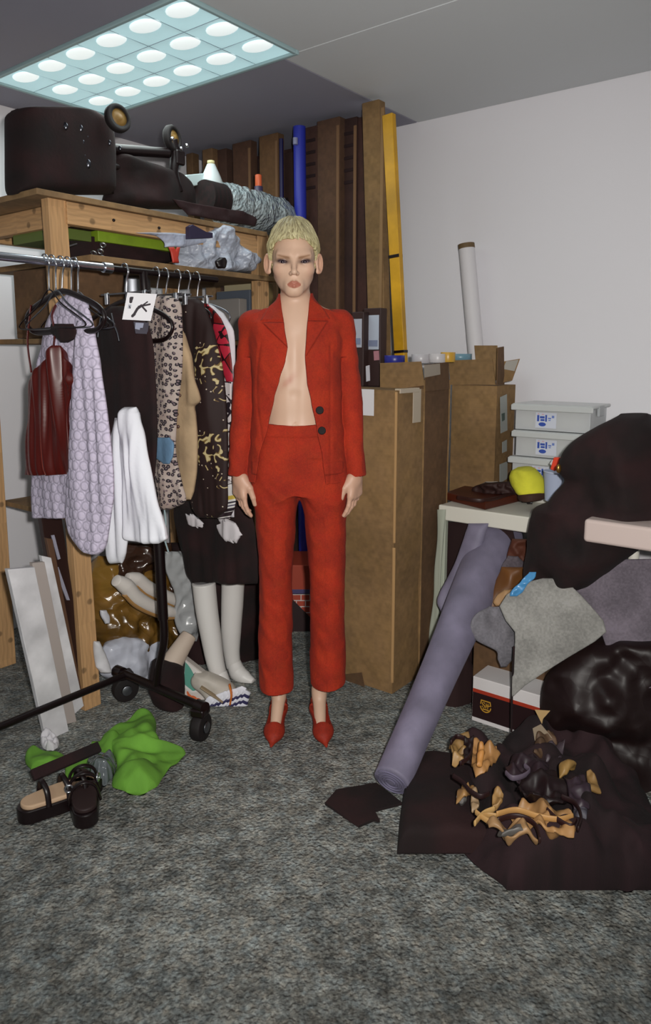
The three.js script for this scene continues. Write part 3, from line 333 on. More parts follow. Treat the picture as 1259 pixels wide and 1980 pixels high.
// ---- the garments, from the near end of the rail
const gA = (a) => pa(a);
{ const P = gA(1.31), t = thing('camisole', 'dark red satin camisole with thin straps at the near end of the rack', 'camisole', P.P(95, 920));
  const satin = M('#4c100b', 0.38, { sheen: 0.4, sheenColor: '#ff5a3a', sheenRoughness: 0.4 });
  add(t, 'bodice', sheet([[668, 107, 114], [682, 96, 119], [698, 84, 127], [716, 68, 138], [734, 58, 149], [748, 56, 141], [775, 57, 132], [804, 58, 128], [860, 54, 131], [918, 50, 137]], P, { T: 0.014, fold: 0.02, fx: 34, fy: 2.2, seed: 41, nx: 80 }), satin);
  add(t, 'strap', wire([[110, 676, 0.012], [113, 640, 0.012], [112, 612, 0.02], [108, 590, 0.0]], P, 0.006, { flat: 0.4 }), satin); add(t, 'strap', wire([[66, 720, 0.01], [60, 660, 0.012], [60, 590, 0.0]], P, 0.006, { flat: 0.4 }), satin); }
{ const P = gA(1.345), t = thing('quilted_coat', 'long lavender coat with a scalloped ring pattern, hanging behind the red camisole', 'coat', P.P(150, 1071)); const lav = M('#cfc5da', 0.9, { map: TX.crochet, bumpMap: TX.crochetB, bumpScale: 0.004 });
  add(t, 'coat_body', sheet([[569, 128, 152], [576, 118, 160], [590, 106, 168], [620, 92, 178], [658, 80, 185], [702, 70, 192], [782, 64, 203], [845, 62, 211], [900, 60, 214], [960, 58, 212], [1000, 60, 205], [1003, 61, 200]], P, { T: 0.022, fold: 0.014, fx: 16, fy: 1.5, seed: 42, nx: 56, ny: 70 }), lav);
  add(t, 'sleeve', sheet([[620, 150, 178], [700, 146, 192], [800, 140, 206], [900, 134, 217], [960, 130, 218], [1000, 128, 212], [1030, 134, 207], [1050, 146, 203], [1066, 164, 197], [1072, 176, 191]], gA(1.325), { T: 0.022, fold: 0.009, fx: 22, fy: 2, seed: 43, nx: 40, ny: 70 }), lav); }
solo('black_garment', 'black sleeveless garment hanging between the lavender coat and the leopard dress', 'garment', sheet([[592, 214, 244], [606, 200, 262], [628, 189, 284], [660, 187, 296], [720, 192, 300], [790, 200, 302], [850, 206, 302], [930, 212, 296]], gA(1.50), { T: 0.022, fold: 0.012, fx: 18, fy: 2, seed: 44 }), MT.black);
{ const P = gA(1.47), t = thing('white_trousers', 'white cotton trousers hung over the black garment, legs hanging apart', 'trousers', P.P(260, 1088)); const w = M('#e9eaf2', 0.85, { bumpMap: TX.weave, bumpScale: 0.0008 });
  add(t, 'trouser_leg', sheet([[808, 221, 247], [850, 213, 252], [900, 210, 253], [950, 207, 253], [1000, 205, 252], [1040, 206, 247], [1070, 209, 243], [1089, 214, 236]], gA(1.475), { T: 0.02, fold: 0.013, fx: 26, fy: 2, seed: 45 }), w);
  add(t, 'trouser_leg', sheet([[787, 242, 263], [800, 232, 268], [850, 230, 281], [900, 234, 292], [960, 238, 302], [1010, 242, 312], [1036, 242, 318], [1044, 250, 319], [1052, 276, 304]], gA(1.462), { T: 0.026, fold: 0.02, fx: 24, fy: 4, seed: 46, nx: 50, ny: 60 }), w); }
{ const P = gA(1.60), t = thing('leopard_dress', 'leopard print dress on a black hanger behind the picture card', 'dress', P.P(320, 984));
  add(t, 'dress_body', sheet([[572, 303, 333], [580, 297, 344], [596, 291, 350], [655, 282, 353], [728, 282, 352], [782, 290, 346], [823, 295, 342], [877, 293, 340], [930, 302, 350], [966, 308, 361], [975, 310, 352], [985, 313, 332]], P, { T: 0.018, fold: 0.016, fx: 22, fy: 1.6, seed: 47, nx: 50, ny: 70 }), M('#cfc6c2', 0.85, { map: TX.leopard, bumpMap: TX.weave, bumpScale: 0.0008 }));
  add(t, 'blue_patch', sheet([[846, 292, 328], [856, 289, 336], [872, 292, 336], [884, 300, 334], [897, 316, 328]], gA(1.555), { T: 0.004, fold: 0.004, fx: 20, seed: 48 }), cloth('#6f93b5'), 'pale blue cloth patch'); 
  add(t, 'tie_cord', wire([[322, 980, 0.01], [326, 1010, 0.012], [324, 1040, 0.012], [330, 1066, 0.01]], P, 0.003), M('#8fa3a8', 0.7)); }
{ const P = gA(1.665), t = thing('tan_coat', 'light tan coat with small dark spots behind the leopard dress', 'coat', P.P(355, 966)); add(t, 'coat_body', sheet([[640, 344, 352], [665, 342, 357], [690, 340, 366], [730, 338, 374], [768, 336, 385], [778, 336, 384], [786, 336, 375], [800, 336, 377], [845, 335, 380], [909, 334, 379], [950, 334, 373], [966, 346, 368]], P, { T: 0.02, fold: 0.008, fx: 18, fy: 2, seed: 49 }), M('#c2a684', 0.9, { map: TX.mottle, bumpMap: TX.weave, bumpScale: 0.001 })); const b = []; for (const [u, v] of [[357, 764], [354, 824], [347, 870], [345, 930], [357, 943], [352, 800]]) b.push(new THREE.SphereGeometry(0.006, 10, 8).scale(1, 1, 0.5).translate(...P.P(u, v, 0.022).toArray())); b.forEach((g) => add(t, 'snap_button', g, M('#4a2d22', 0.5))); }
solo('gold_print_shirt', 'black shirt printed with gold scrolls hanging near the rail end', 'shirt', sheet([[576, 364, 380], [586, 358, 388], [606, 352, 399], [640, 350, 413], [700, 355, 427], [780, 360, 435], [850, 365, 438], [930, 364, 440], [985, 372, 440], [1002, 384, 420]], gA(1.76), { T: 0.026, fold: 0.018, fx: 20, fy: 2.5, seed: 50, nx: 50, ny: 60 }), M('#e2dcd4', 0.75, { map: TX.baroque }));
{ const P = gA(1.85), t = thing('white_print_jacket', 'white jacket with a red figured band and black print beside the red sleeve', 'jacket', P.P(430, 1000));
  add(t, 'jacket_body', sheet([[582, 384, 398], [592, 386, 412], [606, 390, 430], [640, 396, 452], [700, 402, 455], [780, 405, 452], [880, 405, 451], [950, 404, 450], [1000, 408, 452]], P, { T: 0.022, fold: 0.012, fx: 22, fy: 2, seed: 51 }), M('#efebf2', 0.85, { map: TX.mottle }));
  add(t, 'red_band', sheet([[586, 385, 399], [600, 394, 414], [616, 404, 427], [640, 414, 438], [680, 424, 445], [716, 430, 449], [738, 438, 450]], gA(1.80), { T: 0.003, fold: 0.003, seed: 52, nx: 10 }), M('#d8304a', 0.6, { map: TX.print }), 'red figured band');
  add(t, 'printed_edge', sheet([[730, 434, 446], [800, 430, 448], [860, 426, 447], [900, 422, 447], [930, 424, 450]], gA(1.812), { T: 0.004, fold: 0.008, seed: 53, nx: 10 }), M('#ffffff', 0.7, { map: TX.print }), 'black and white printed edge'); }
solo('striped_scarf', 'white scarf with black and yellow stripes hanging next to the person\'s hand', 'scarf', sheet([[932, 424, 446], [945, 419, 455], [965, 416, 456], [985, 416, 452], [1003, 422, 444]], gA(1.80), { T: 0.01, fold: 0.008, fx: 26, seed: 54 }), (() => { const tx = canvasTex(256, 256, (g, w, h) => { g.fillStyle = '#dcd8d6'; g.fillRect(0, 0, w, h); for (const [y, c, s] of [[0, '#2a1a22', 26], [34, '#3a2a3a', 8], [70, '#2a1a22', 5], [150, '#c8ae4a', 26], [190, '#2a2230', 10], [212, '#46405a', 8], [232, '#221420', 20]]) { g.fillStyle = c; g.fillRect(0, y, w, s); } }); tx.wrapS = tx.wrapT = THREE.RepeatWrapping; tx.repeat.set(1 / 0.135, 1 / 0.135); tx.rotation = 0.25; return M('#ffffff', 0.8, { map: tx }); })());
solo('black_skirt', 'long black skirt hanging low under the gold print shirt', 'skirt', sheet([[968, 336, 470], [1000, 336, 486], [1040, 344, 496], [1080, 354, 500], [1110, 362, 500], [1128, 372, 499]], gA(1.90), { T: 0.03, fold: 0.02, fx: 16, fy: 2, seed: 55 }), MT.black);
solo('white_rag', 'small torn white rag on the black skirt under the tan coat', 'rag', sheet([[995, 361, 374], [1004, 362, 386], [1014, 366, 394], [1019, 374, 388]], gA(1.86), { T: 0.006, fold: 0.006, fx: 40, seed: 56, rag: 3, nx: 16, ny: 12 }), M('#cfc9cd', 0.85), 'white rags');
solo('white_rag', 'larger torn white rag hanging below the striped scarf', 'rag', sheet([[1003, 427, 440], [1012, 425, 456], [1024, 423, 462], [1036, 426, 466], [1048, 440, 460]], gA(1.83), { T: 0.008, fold: 0.01, fx: 40, seed: 57, rag: 5, nx: 16, ny: 12 }), M('#cfc9cd', 0.85), 'white rags');
// the picture card
{ const P = new Plane(gA(1.47).P(270, 600), new V3(0.42, 0.12, 0.9)), t = thing('picture_card', 'white card showing dark garment silhouettes, clipped on a hanger', 'card', P.P(266, 645));
  add(t, 'card_sheet', plate([[246, 566], [303, 569], [291, 621], [236, 618]], P, 0.002), M('#dfdde2', 0.6));
  add(t, 'printed_picture', picture([[246, 566], [303, 569], [291, 621], [236, 618]], P, 0.0035), M('#ffffff', 0.6, { map: canvasTex(256, 224, (g, w, h) => { g.fillStyle = '#e3e1e6'; g.fillRect(0, 0, w, h); g.fillStyle = '#221520'; g.lineCap = 'round'; const L = (pts, wd) => { g.lineWidth = wd; g.strokeStyle = '#221520'; g.beginPath(); pts.forEach(([x, y], i) => (i ? g.lineTo(x, y) : g.moveTo(x, y))); g.stroke(); }; L([[40, 46], [44, 74]], 26); L([[52, 40], [50, 58]], 16); g.fillStyle = '#a9adb8'; g.fillRect(28, 98, 26, 34); L([[40, 112], [48, 128]], 8); L([[92, 182], [112, 130], [140, 104]], 24); L([[118, 112], [214, 88]], 15); L([[142, 104], [196, 146]], 14); L([[150, 100], [186, 70]], 12); L([[84, 190], [96, 176]], 26); }) }));
  add(t, 'dark_label', plate([[258, 622], [288, 624], [285, 646], [262, 645]], new Plane(gA(1.475).P(270, 632), new V3(0.42, 0.12, 0.9)), 0.002), M('#2a2436', 0.5), 'dark blue label'); add(t, 'label_print', plate([[262, 624], [278, 625], [276, 634], [271, 634], [270, 638], [261, 636]], new Plane(gA(1.472).P(270, 632), new V3(0.42, 0.12, 0.9)), 0.001), M('#8f93a8', 0.6)); }
solo('silver_chain_strap', 'silver and black strap dangling beside the black garment', 'strap', merge(wire([[216, 606], [222, 630], [228, 646], [231, 660]], gA(1.44), 0.005, { flat: 0.5 }), wire([[196, 612], [192, 634], [190, 652]], gA(1.44), 0.006, { flat: 0.5 })), MT.steel);
solo('black_strap_top', 'black strappy top hanging behind the red camisole hanger', 'top', sheet([[626, 100, 140], [640, 98, 146], [655, 112, 142], [662, 120, 132]], gA(1.30), { T: 0.008, fold: 0.008, fx: 24, seed: 58 }), MT.black);

// ================================================================ under the rack
{ const P = pc(-2.5); 
  solo('gold_sack', 'large bag of crinkled gold brown plastic on the floor between the shelf posts', 'bag', sheet([[1075, 190, 320], [1110, 180, 350], [1150, 178, 358], [1190, 178, 356], [1230, 182, 345], [1262, 190, 330]], P, { T: 0.12, fold: 0.035, fx: 13, fy: 13, seed: 60, nx: 70, ny: 70 }), M('#86652c', 0.24, { map: TX.dark, bumpMap: TX.crinkleBig, bumpScale: 0.03 }));
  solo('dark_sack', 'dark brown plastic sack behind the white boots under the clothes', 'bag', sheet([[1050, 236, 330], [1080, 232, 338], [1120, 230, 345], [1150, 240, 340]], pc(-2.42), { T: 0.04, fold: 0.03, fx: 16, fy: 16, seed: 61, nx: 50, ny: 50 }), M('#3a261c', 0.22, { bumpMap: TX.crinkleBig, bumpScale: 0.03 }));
  solo('white_sack', 'white translucent plastic bag lying low behind the rack upright', 'bag', sheet([[1228, 230, 300], [1248, 200, 318], [1280, 190, 322], [1305, 196, 316], [1320, 215, 305]], pc(-2.42), { T: 0.07, fold: 0.025, fx: 14, fy: 14, seed: 62, nx: 50, ny: 50 }), M('#c2c5d2', 0.3, { bumpMap: TX.crinkleBig, bumpScale: 0.02 }));
  solo('clear_sack', 'clear crinkled plastic wrapping between the gold sack and white mannequin legs', 'plastic wrap', sheet([[1066, 318, 350], [1100, 322, 366], [1150, 340, 378], [1200, 340, 384], [1240, 352, 380]], pc(-2.28), { T: 0.02, fold: 0.02, fx: 18, fy: 14, seed: 63, nx: 40, ny: 50 }), M('#d2d4d6', 0.22, { transmission: 0.45, thickness: 0, bumpMap: TX.crinkleBig, bumpScale: 0.02 }));
  solo('paper_bundle', 'white paper bundle poking out beside the timber post', 'paper', sheet([[1240, 182, 192], [1262, 182, 202], [1290, 186, 212], [1300, 194, 214]], pc(-2.30), { T: 0.015, fold: 0.008, seed: 64 }), MT.white);
  solo('white_buckle', 'small white plastic buckle caught on the gold sack', 'buckle', sheet([[1180, 194, 206], [1192, 196, 212], [1206, 204, 212]], pc(-2.34), { T: 0.01, fold: 0.004, seed: 65 }), M('#d4d4dc', 0.3)); }
// two white boots lying down, tan soles below
function lyingBoot(label, px, P, r) { const top = px.map(([u, v]) => P.P(u, v)); const t = thing('white_boot', label, 'boot', top[2].clone().setY(top[2].y - 0.05), 'white boots lying on the sacks'); add(t, 'boot_shaft', sweep(top, r, { n: 18, seg: 50 }), M('#d9d2cc', 0.5));
  const low = top.slice(1).map((p, i) => p.clone().add(new V3(0, -r[i + 1] * 0.92, 0.006))); add(t, 'boot_sole', sweep(low, r.slice(1).map((x) => x * 0.45), { n: 12, seg: 40 }), M('#a77d4a', 0.6), 'tan sole'); }
lyingBoot('white boot with a tan sole, upper of two lying on the gold sack', [[246, 1116], [262, 1118], [285, 1136], [318, 1152], [356, 1168], [372, 1172]], pc(-2.36), [0.016, 0.028, 0.03, 0.027, 0.026, 0.012]);
lyingBoot('white boot with a tan sole, lower of two lying on the gold sack', [[224, 1122], [242, 1132], [262, 1154], [292, 1172], [324, 1182], [344, 1186]], pc(-2.30), [0.022, 0.032, 0.03, 0.027, 0.026, 0.016]);
{ const P = pc(-2.10), t = thing('ankle_boot', 'tall beige boot with a black toe standing by the rack upright', 'boot', P.P(320, 1372)); add(t, 'boot_shaft', sweep([P.P(366, 1228), P.P(352, 1250), P.P(334, 1280), P.P(322, 1302)], [0.03, 0.035, 0.042, 0.045], { n: 20 }), M('#bfae9f', 0.6)); add(t, 'boot_foot', sheet([[1276, 312, 334], [1284, 302, 346], [1310, 296, 350], [1340, 294, 350], [1366, 304, 346], [1374, 312, 340]], P, { T: 0.05, fold: 0.003, seed: 66, th: 0.02 }), MT.black); }
// mannequin legs: hollow topped shafts, feet pointing right
function mannequinLeg(label, px, r, z, foot) { const Q = px.map(([u, v]) => pz(z).P(u, v)); const t = thing('mannequin_leg', label, 'mannequin leg', Q[Q.length - 1].clone().setY(0), 'white mannequin legs'); const m = M('#dcd9d6', 0.45);
  const F = foot.map(([u, v, dz]) => pz(z + dz).P(u, v)); add(t, 'leg', merge(sweep(Q, r, { n: 24, seg: 60 }), sweep([Q[Q.length - 1].clone().add(new V3(0, 0.02, 0)), ...F], [r[r.length - 1] * 0.98, 0.036, 0.03, 0.014], { n: 20, seg: 40, flat: 1.0 })), m);
  const d = Q[0].clone().sub(Q[1]).normalize(), e = Q[0].clone().addScaledVector(d, 0.003); add(t, 'top_opening', rod(Q[0], e, r[0] * 0.82, r[0] * 0.8, 28), M('#8d8a8a', 0.7), 'grey hollow top'); }
mannequinLeg('white mannequin leg standing nearest the red trousers', [[451, 1116], [449, 1170], [447, 1220], [448, 1262], [452, 1290]], [0.048, 0.046, 0.042, 0.034, 0.031], 2.92, [[460, 1300, -0.02], [474, 1311, -0.04], [490, 1319, -0.06]]);
mannequinLeg('white mannequin leg with its foot in the chunky trainer', [[394, 1126], [400, 1180], [408, 1230], [416, 1278], [424, 1310]], [0.046, 0.044, 0.041, 0.036, 0.032], 2.78, [[432, 1328, -0.02], [440, 1336, -0.04], [448, 1340, -0.05]]);
// the trainer
{ const P = pz(2.70), t = thing('chunky_trainer', 'chunky white trainer with orange strap, teal panel and zigzag soles', 'trainer', P.P(430, 1380));
  add(t, 'upper', sheet([[1302, 376, 404], [1312, 370, 430], [1324, 372, 450], [1336, 386, 456], [1346, 396, 440], [1354, 398, 420]], P, { T: 0.03, fold: 0.006, seed: 67, th: 0.02, fx: 20, fy: 20 }), M('#bcb4aa', 0.6));
  for (let q = 0; q < 5; q++) { const pts = [], v0 = 1350 + q * 6.5, u1 = 478 - q * 1.5, v1 = 1326 + q * 6; for (let k = 0; k <= 16; k++) pts.push([lerp(404, u1, k / 16), lerp(v0, v1, k / 16) + (k % 2 ? 2.4 : -2.4), 0.045]); add(t, 'sole_layer', wire(pts, P, 0.0068, { seg: 90, flat: 3.4 }), q % 2 ? M('#312e55', 0.5) : M('#dcdce6', 0.5), q % 2 ? 'navy zigzag layer' : 'white zigzag layer'); }
  add(t, 'strap', wire([[447, 1312, 0.05], [451, 1330, 0.055], [448, 1350, 0.045]], P, 0.012, { flat: 0.35 }), M('#d8752a', 0.5), 'orange strap');
  add(t, 'lace_panel', wire([[392, 1318, 0.045], [412, 1330, 0.05], [434, 1346, 0.045]], P, 0.013, { flat: 0.4 }), M('#8c7a60', 0.6)); }
{ const P = pz(2.74), t = thing('shoe_box', 'tilted colourful shoe box lid with teal and orange print beside the trainer', 'box', P.P(375, 1350));
  const tx = canvasTex(256, 320, (g, w, h) => { g.fillStyle = '#d6d0cc'; g.fillRect(0, 0, w, h); g.fillStyle = '#5c9c8c'; g.beginPath(); g.ellipse(40, 100, 130, 78, 0.4, 0, 7); g.fill(); g.fillStyle = '#dcd8d4'; g.fillRect(0, 178, w, 20); g.fillStyle = '#cfc6c0'; g.fillRect(0, 198, w, 122); g.fillStyle = '#d4683a'; for (const [x, y, r] of [[70, 230, 30], [120, 262, 34], [60, 288, 22], [170, 290, 26]]) { g.beginPath(); g.ellipse(x, y, r, r * 0.55, 0.6, 0, 7); g.fill(); } g.fillRect(0, 306, w, 14); g.fillStyle = '#2c2044'; g.save(); g.translate(120, 40); g.rotate(0.75); g.fillRect(0, -16, 160, 34); g.restore(); });
  add(t, 'box_body', plate([[362, 1270], [400, 1300], [404, 1348], [356, 1350]], P, 0.03, 0.003), M('#b9b2ac', 0.6)); add(t, 'printed_face', picture([[362, 1270], [400, 1300], [404, 1348], [356, 1350]], P, 0.036), M('#ffffff', 0.55, { map: tx })); }

// ---- on the carpet, lower left
{ const G = py(0.012), t = thing('green_cloth', 'bright green crumpled cloth lying on the carpet', 'cloth', G.P(260, 1460));
  add(t, 'cloth_body', sheet([[1386, 262, 296], [1400, 228, 302], [1420, 200, 302], [1445, 196, 314], [1452, 215, 357], [1465, 222, 350], [1480, 226, 330], [1500, 220, 316], [1520, 218, 304], [1531, 245, 285]], G, { T: 0.04, fold: 0.034, fx: 10, fy: 14, seed: 70, nx: 90, ny: 90, back: 0, pow: 3 }), M('#6fa838', 0.85, { map: TX.mottle, bumpMap: TX.weave, bumpScale: 0.001 }));
  add(t, 'cloth_tail', sheet([[1432, 178, 235], [1450, 165, 222], [1475, 130, 200], [1502, 126, 170]], G, { T: 0.02, fold: 0.03, fx: 14, fy: 14, seed: 71, back: 0 }), M('#6fa838', 0.85, { map: TX.mottle, bumpMap: TX.weave, bumpScale: 0.001 }));
  add(t, 'cloth_tail', sheet([[1454, 60, 92], [1464, 50, 124], [1476, 50, 132], [1488, 60, 110]], G, { T: 0.03, fold: 0.02, fx: 14, fy: 14, seed: 72, back: 0 }), M('#6fa838', 0.85, { map: TX.mottle, bumpMap: TX.weave, bumpScale: 0.001 })); }
{ const a = py(0.10).P(62, 1500), b = py(0.10).P(192, 1444); solo('black_board', 'narrow black board lying across the green cloth', 'board', beam(a, b, 0.034, 0.018, 0.004, 0), MT.black); }
{ const G = py(0.02); solo('clear_bag', 'scrunched clear plastic bag between the green cloth and the black shoes', 'plastic bag', sheet([[1466, 176, 216], [1480, 168, 224], [1500, 164, 220], [1516, 176, 206]], G, { T: 0.05, fold: 0.03, fx: 22, fy: 22, seed: 73, back: 0, nx: 50, ny: 50 }), M('#8f979c', 0.15, { transmission: 0.6, thickness: 0, bumpMap: TX.crinkle, bumpScale: 0.02 }));
  solo('crumpled_tissue', 'crumpled white tissue at the left edge by the white boards', 'tissue', sheet([[1424, 82, 102], [1434, 78, 114], [1444, 82, 112], [1450, 90, 104]], G, { T: 0.03, fold: 0.025, fx: 40, fy: 40, seed: 74, back: 0, nx: 40, ny: 40 }), M('#cbc8cd', 0.8)); }
function strappyShoe(label, at_, turn, soleUp) { const t = thing('platform_sandal', label, 'shoe', at_, 'black platform sandals'); const Lm = new THREE.Matrix4().makeRotationY(turn).setPosition(at_); const put = (g) => g.applyMatrix4(Lm);
  const sh = new THREE.Shape(); sh.moveTo(-0.03, -0.1); sh.bezierCurveTo(-0.045, 0.0, -0.05, 0.06, 0, 0.12); sh.bezierCurveTo(0.05, 0.06, 0.04, 0, 0.03, -0.1); sh.bezierCurveTo(0.02, -0.13, -0.02, -0.13, -0.03, -0.1);
  const slab = (h, y, k = 1) => { const g = new THREE.ExtrudeGeometry(sh, { depth: h, bevelEnabled: true, bevelSize: 0.004, bevelThickness: 0.004, bevelSegments: 2, curveSegments: 20 }); g.scale(k, k, 1); g.rotateX(-Math.PI / 2); g.translate(0, y, 0); return g; };
  add(t, 'platform', put(slab(0.035, 0.006)), MT.blackPlastic); add(t, 'insole', put(slab(0.006, 0.048, 0.92)), M(soleUp ? '#c9a98a' : '#2a1a1a', 0.6), soleUp ? 'beige insole' : undefined);
  for (const [z, h] of [[-0.06, 0.05], [-0.01, 0.055], [0.05, 0.06]]) add(t, 'strap', put(sweep([new V3(-0.045, 0.04, z), new V3(-0.03, 0.04 + h * 0.8, z), new V3(0, 0.045 + h, z + 0.004), new V3(0.03, 0.04 + h * 0.8, z), new V3(0.045, 0.04, z)], 0.008, { flat: 0.5 })), MT.blackPlastic);
  add(t, 'heel', put(bx(0.05, 0.05, 0.05, 0.01).translate(0, 0.026, 0.085)), MT.blackPlastic); add(t, 'buckle', put(new THREE.TorusGeometry(0.011, 0.0035, 8, 18).rotateY(1.2).translate(0.042, 0.075, -0.01)), MT.chrome); }
strappyShoe('black strappy platform sandal with a beige insole at the lower left edge', py(0).P(120, 1560), -0.9, true);
strappyShoe('plain black platform sandal lying right of the beige one', py(0).P(164, 1556), 0.35, false);

// ================================================================ the stack of flat cardboard against the white wall
const stackLab = ['narrow tan cardboard edge at the far left of the tall stack', 'thin tan cardboard strip, second from the left of the stack', 'wide dark brown carton sheet above the white bottle', 'brown carton sheet behind the wrapped roll', 'tan brown carton sheet just left of the blue tube', 'brown carton with dark slots just right of the blue tube', 'broad brown carton sheet above the person\'s shoulder', 'very dark brown carton sheet left of the tan board', 'narrow dark carton left of the tan board', 'tall tan cardboard board beside the yellow batten'];
const S0 = 2.92, pS = pa(S0);
function cOf(u, v = 400, a = S0) { return pa(a).P(u, v).dot(CC); }
[[363, 375, 2.90, '#6d5238'], [394, 413, 2.89, '#7d5f41'], [412, 440, 2.93, '#4d342a'], [452, 487, 2.92, '#563a2b'], [503, 539, 2.90, '#6e5034'], [589, 614, 2.92, '#4a2f28'], [614, 657, 2.90, '#5f4433'], [657, 690, 2.94, '#3b2420'], [690, 709, 2.95, '#452a24'], [709, 742, 2.82, '#8b6d48']].forEach(([u0, u1, a, col], i) => {
  const c0 = cOf(u0, 400, a), c1 = cOf(u1, 400, a), top = 2.44 - (i % 3) * 0.004, f = W(a, (c0 + c1) / 2, 0), t = thing('cardboard_sheet', stackLab[i], 'cardboard', f, 'flat cartons stacked against the wall');
  const lean = i === 9 ? 0.045 : 0.01; const g = rbox(a, a + 0.05, c0, c1, 0, top, 0.004); const p = g.attributes.position; for (let k = 0; k < p.count; k++) { const y = p.getY(k); const d = CC.clone().multiplyScalar(-(y - 1.75) * lean * (i === 9 ? 1 : 0.4)); p.setXYZ(k, p.getX(k) + d.x, y, p.getZ(k) + d.z); }
  add(t, 'board', g, M(col, 0.9, { map: TX.card, bumpMap: TX.cardB, bumpScale: 0.0006 }));
  if (u1 - u0 > 30) { const e = rbox(a - 0.006, a, c1 - 0.018, c1 - 0.002, 0.2, top - 0.04, 0.002); add(t, 'folded_edge', e, M(i === 9 ? '#8a6d4a' : '#7a5b40', 0.9)); }
  if (i === 5 || i === 7) for (let k = 0; k < 5; k++) add(t, 'hand_slot', rbox(a - 0.004, a + 0.002, c0 + 0.012, c1 - 0.012, 2.14 + k * 0.055, 2.155 + k * 0.055, 0.002), M('#241012', 0.9)); });
solo('cardboard_backing', 'large dark carton panel behind the whole stack', 'cardboard', rbox(3.06, 3.1, -3.2, -2.05, 0, 2.4, 0.003), MT.cardDeep);
solo('wide_dark_carton', 'dark brown carton sheet behind the blonde head', 'cardboard', rbox(2.99, 3.04, -3.1, -2.08, 0, 2.36, 0.003), M('#3c2622', 0.92, { map: TX.card }));
{ const P = pa(2.86), top = P.P(579, 246), c = top.dot(CC); const t = thing('blue_tube', 'tall bright blue tube standing in the cardboard stack', 'tube', W(2.86, c, 0)); add(t, 'tube', rod(W(2.86, c + 0.025, 0), W(2.86, c, 2.42), 0.03, 0.03, 28), M('#2b35a8', 0.4)); add(t, 'end_plug', rod(W(2.82, c + 0.008, 2.33), W(2.82, c + 0.008, 2.36), 0.012), M('#8f93b4', 0.5)); 
  solo('thin_blue_tube', 'thin dark blue rod left of the bright blue tube', 'tube', rod(W(2.9, cOf(553), 0), W(2.9, cOf(550), 2.4), 0.011), M('#1c1a4a', 0.5)); }
{ const P = pa(2.79), A0 = P.P(752, 222), B0 = P.P(776, 700), d = B0.clone().sub(A0).normalize(), end = B0.clone().addScaledVector(d, 1.2); end.addScaledVector(d, -(end.y) / d.y + 0.0); const t = thing('yellow_batten', 'long yellow batten with black bands leaning at the edge of the stack', 'batten', end.clone());
  add(t, 'batten', beam(end, A0, 0.052, 0.03, 0.003), M('#e0a81c', 0.5, { map: TX.mottle })); for (const [u, v, h] of [[765, 496, 0.014], [775, 680, 0.012]]) { const q = P.P(u, v); add(t, 'black_band', beam(q.clone().addScaledVector(d, h / 2), q.clone().addScaledVector(d, -h / 2), 0.054, 0.033, 0.001), MT.blackPlastic); } }
{ // red printed boxes seen between the trouser legs
  const P = pz(3.42), t = thing('orange_box', 'orange box on top of the brick patterned box behind the person\'s legs', 'box', P.P(580, 1146)); const q = (u, v) => P.P(u, v); const y0 = q(580, 1148).y, y1 = q(580, 1093).y, x0 = q(548, 1120).x, x1 = q(618, 1120).x;
  add(t, 'box_body', bx(x1 - x0, y1 - y0, 0.26, 0.004).translate((x0 + x1) / 2, (y0 + y1) / 2, -3.42 - 0.13), M('#a8402a', 0.6)); add(t, 'blue_edge', bx(x1 - x0 + 0.004, 0.022, 0.262, 0.002).translate((x0 + x1) / 2, y0 + 0.011, -3.42 - 0.13), M('#4a4370', 0.6));
  const u = thing('brick_pattern_box', 'low box with a printed red brick pattern on the floor behind the person\'s legs', 'box', P.P(580, 1232)); const z0 = 0, tx = canvasTex(256, 256, (g, w, h) => { g.fillStyle = '#2a1416'; g.fillRect(0, 0, w, h); g.save(); g.beginPath(); g.moveTo(30, 0); g.lineTo(256, 0); g.lineTo(256, 190); g.closePath(); g.clip(); g.fillStyle = '#d8cdca'; g.fillRect(0, 0, w, h); g.fillStyle = '#b2452f'; for (let j = 0; j < 6; j++) for (let i = -1; i < 5; i++) g.fillRect(i * 64 + (j % 2) * 32, j * 36 + 4, 58, 30); g.restore(); g.fillStyle = '#b04a28'; g.fillRect(0, 228, w, 28); });
  add(u, 'box_body', bx(x1 - x0, y0 - z0, 0.26, 0.004).translate((x0 + x1) / 2, (y0 + z0) / 2, -3.42 - 0.13), M('#331a1c', 0.7)); const g = picture([[548, 1149], [618, 1149], [618, 1232], [548, 1232]], pz(3.418), 0.001); add(u, 'printed_face', g, M('#ffffff', 0.6, { map: tx })); }
// ================================================================ tall cartons
const corner = py(0).P(758, 1342), KA = corner.dot(CA), KC = corner.dot(CC);       // front right corner of the tall carton
function carton(name, label, a0, a1, c0, c1, h, m, wob = 0.006, seed = 1, y0 = 0) { const t = thing(name, label, 'carton', W((a0 + a1) / 2, (c0 + c1) / 2, y0), 'tall brown cartons'); const g0 = new THREE.BoxGeometry(c1 - c0, h - y0, a1 - a0, 10, 40, 8); triUV(g0); const p = g0.attributes.position, n = g0.attributes.normal; for (let i = 0; i < p.count; i++) { const x = p.getX(i), y = p.getY(i), z = p.getZ(i); const k = wob * fbm(x * 7 + seed * 5, y * 5, z * 7, 3) * 1.6; p.setXYZ(i, x + n.getX(i) * k, y, z + n.getZ(i) * k); } g0.computeVertexNormals(); g0.rotateY(-YAW).translate(...W((a0 + a1) / 2, (c0 + c1) / 2, (h + y0) / 2).toArray()); add(t, 'carton_body', g0, m); return t; }
const hA = 1.205, aA = KA + 0.2, cA = KC - 0.30;
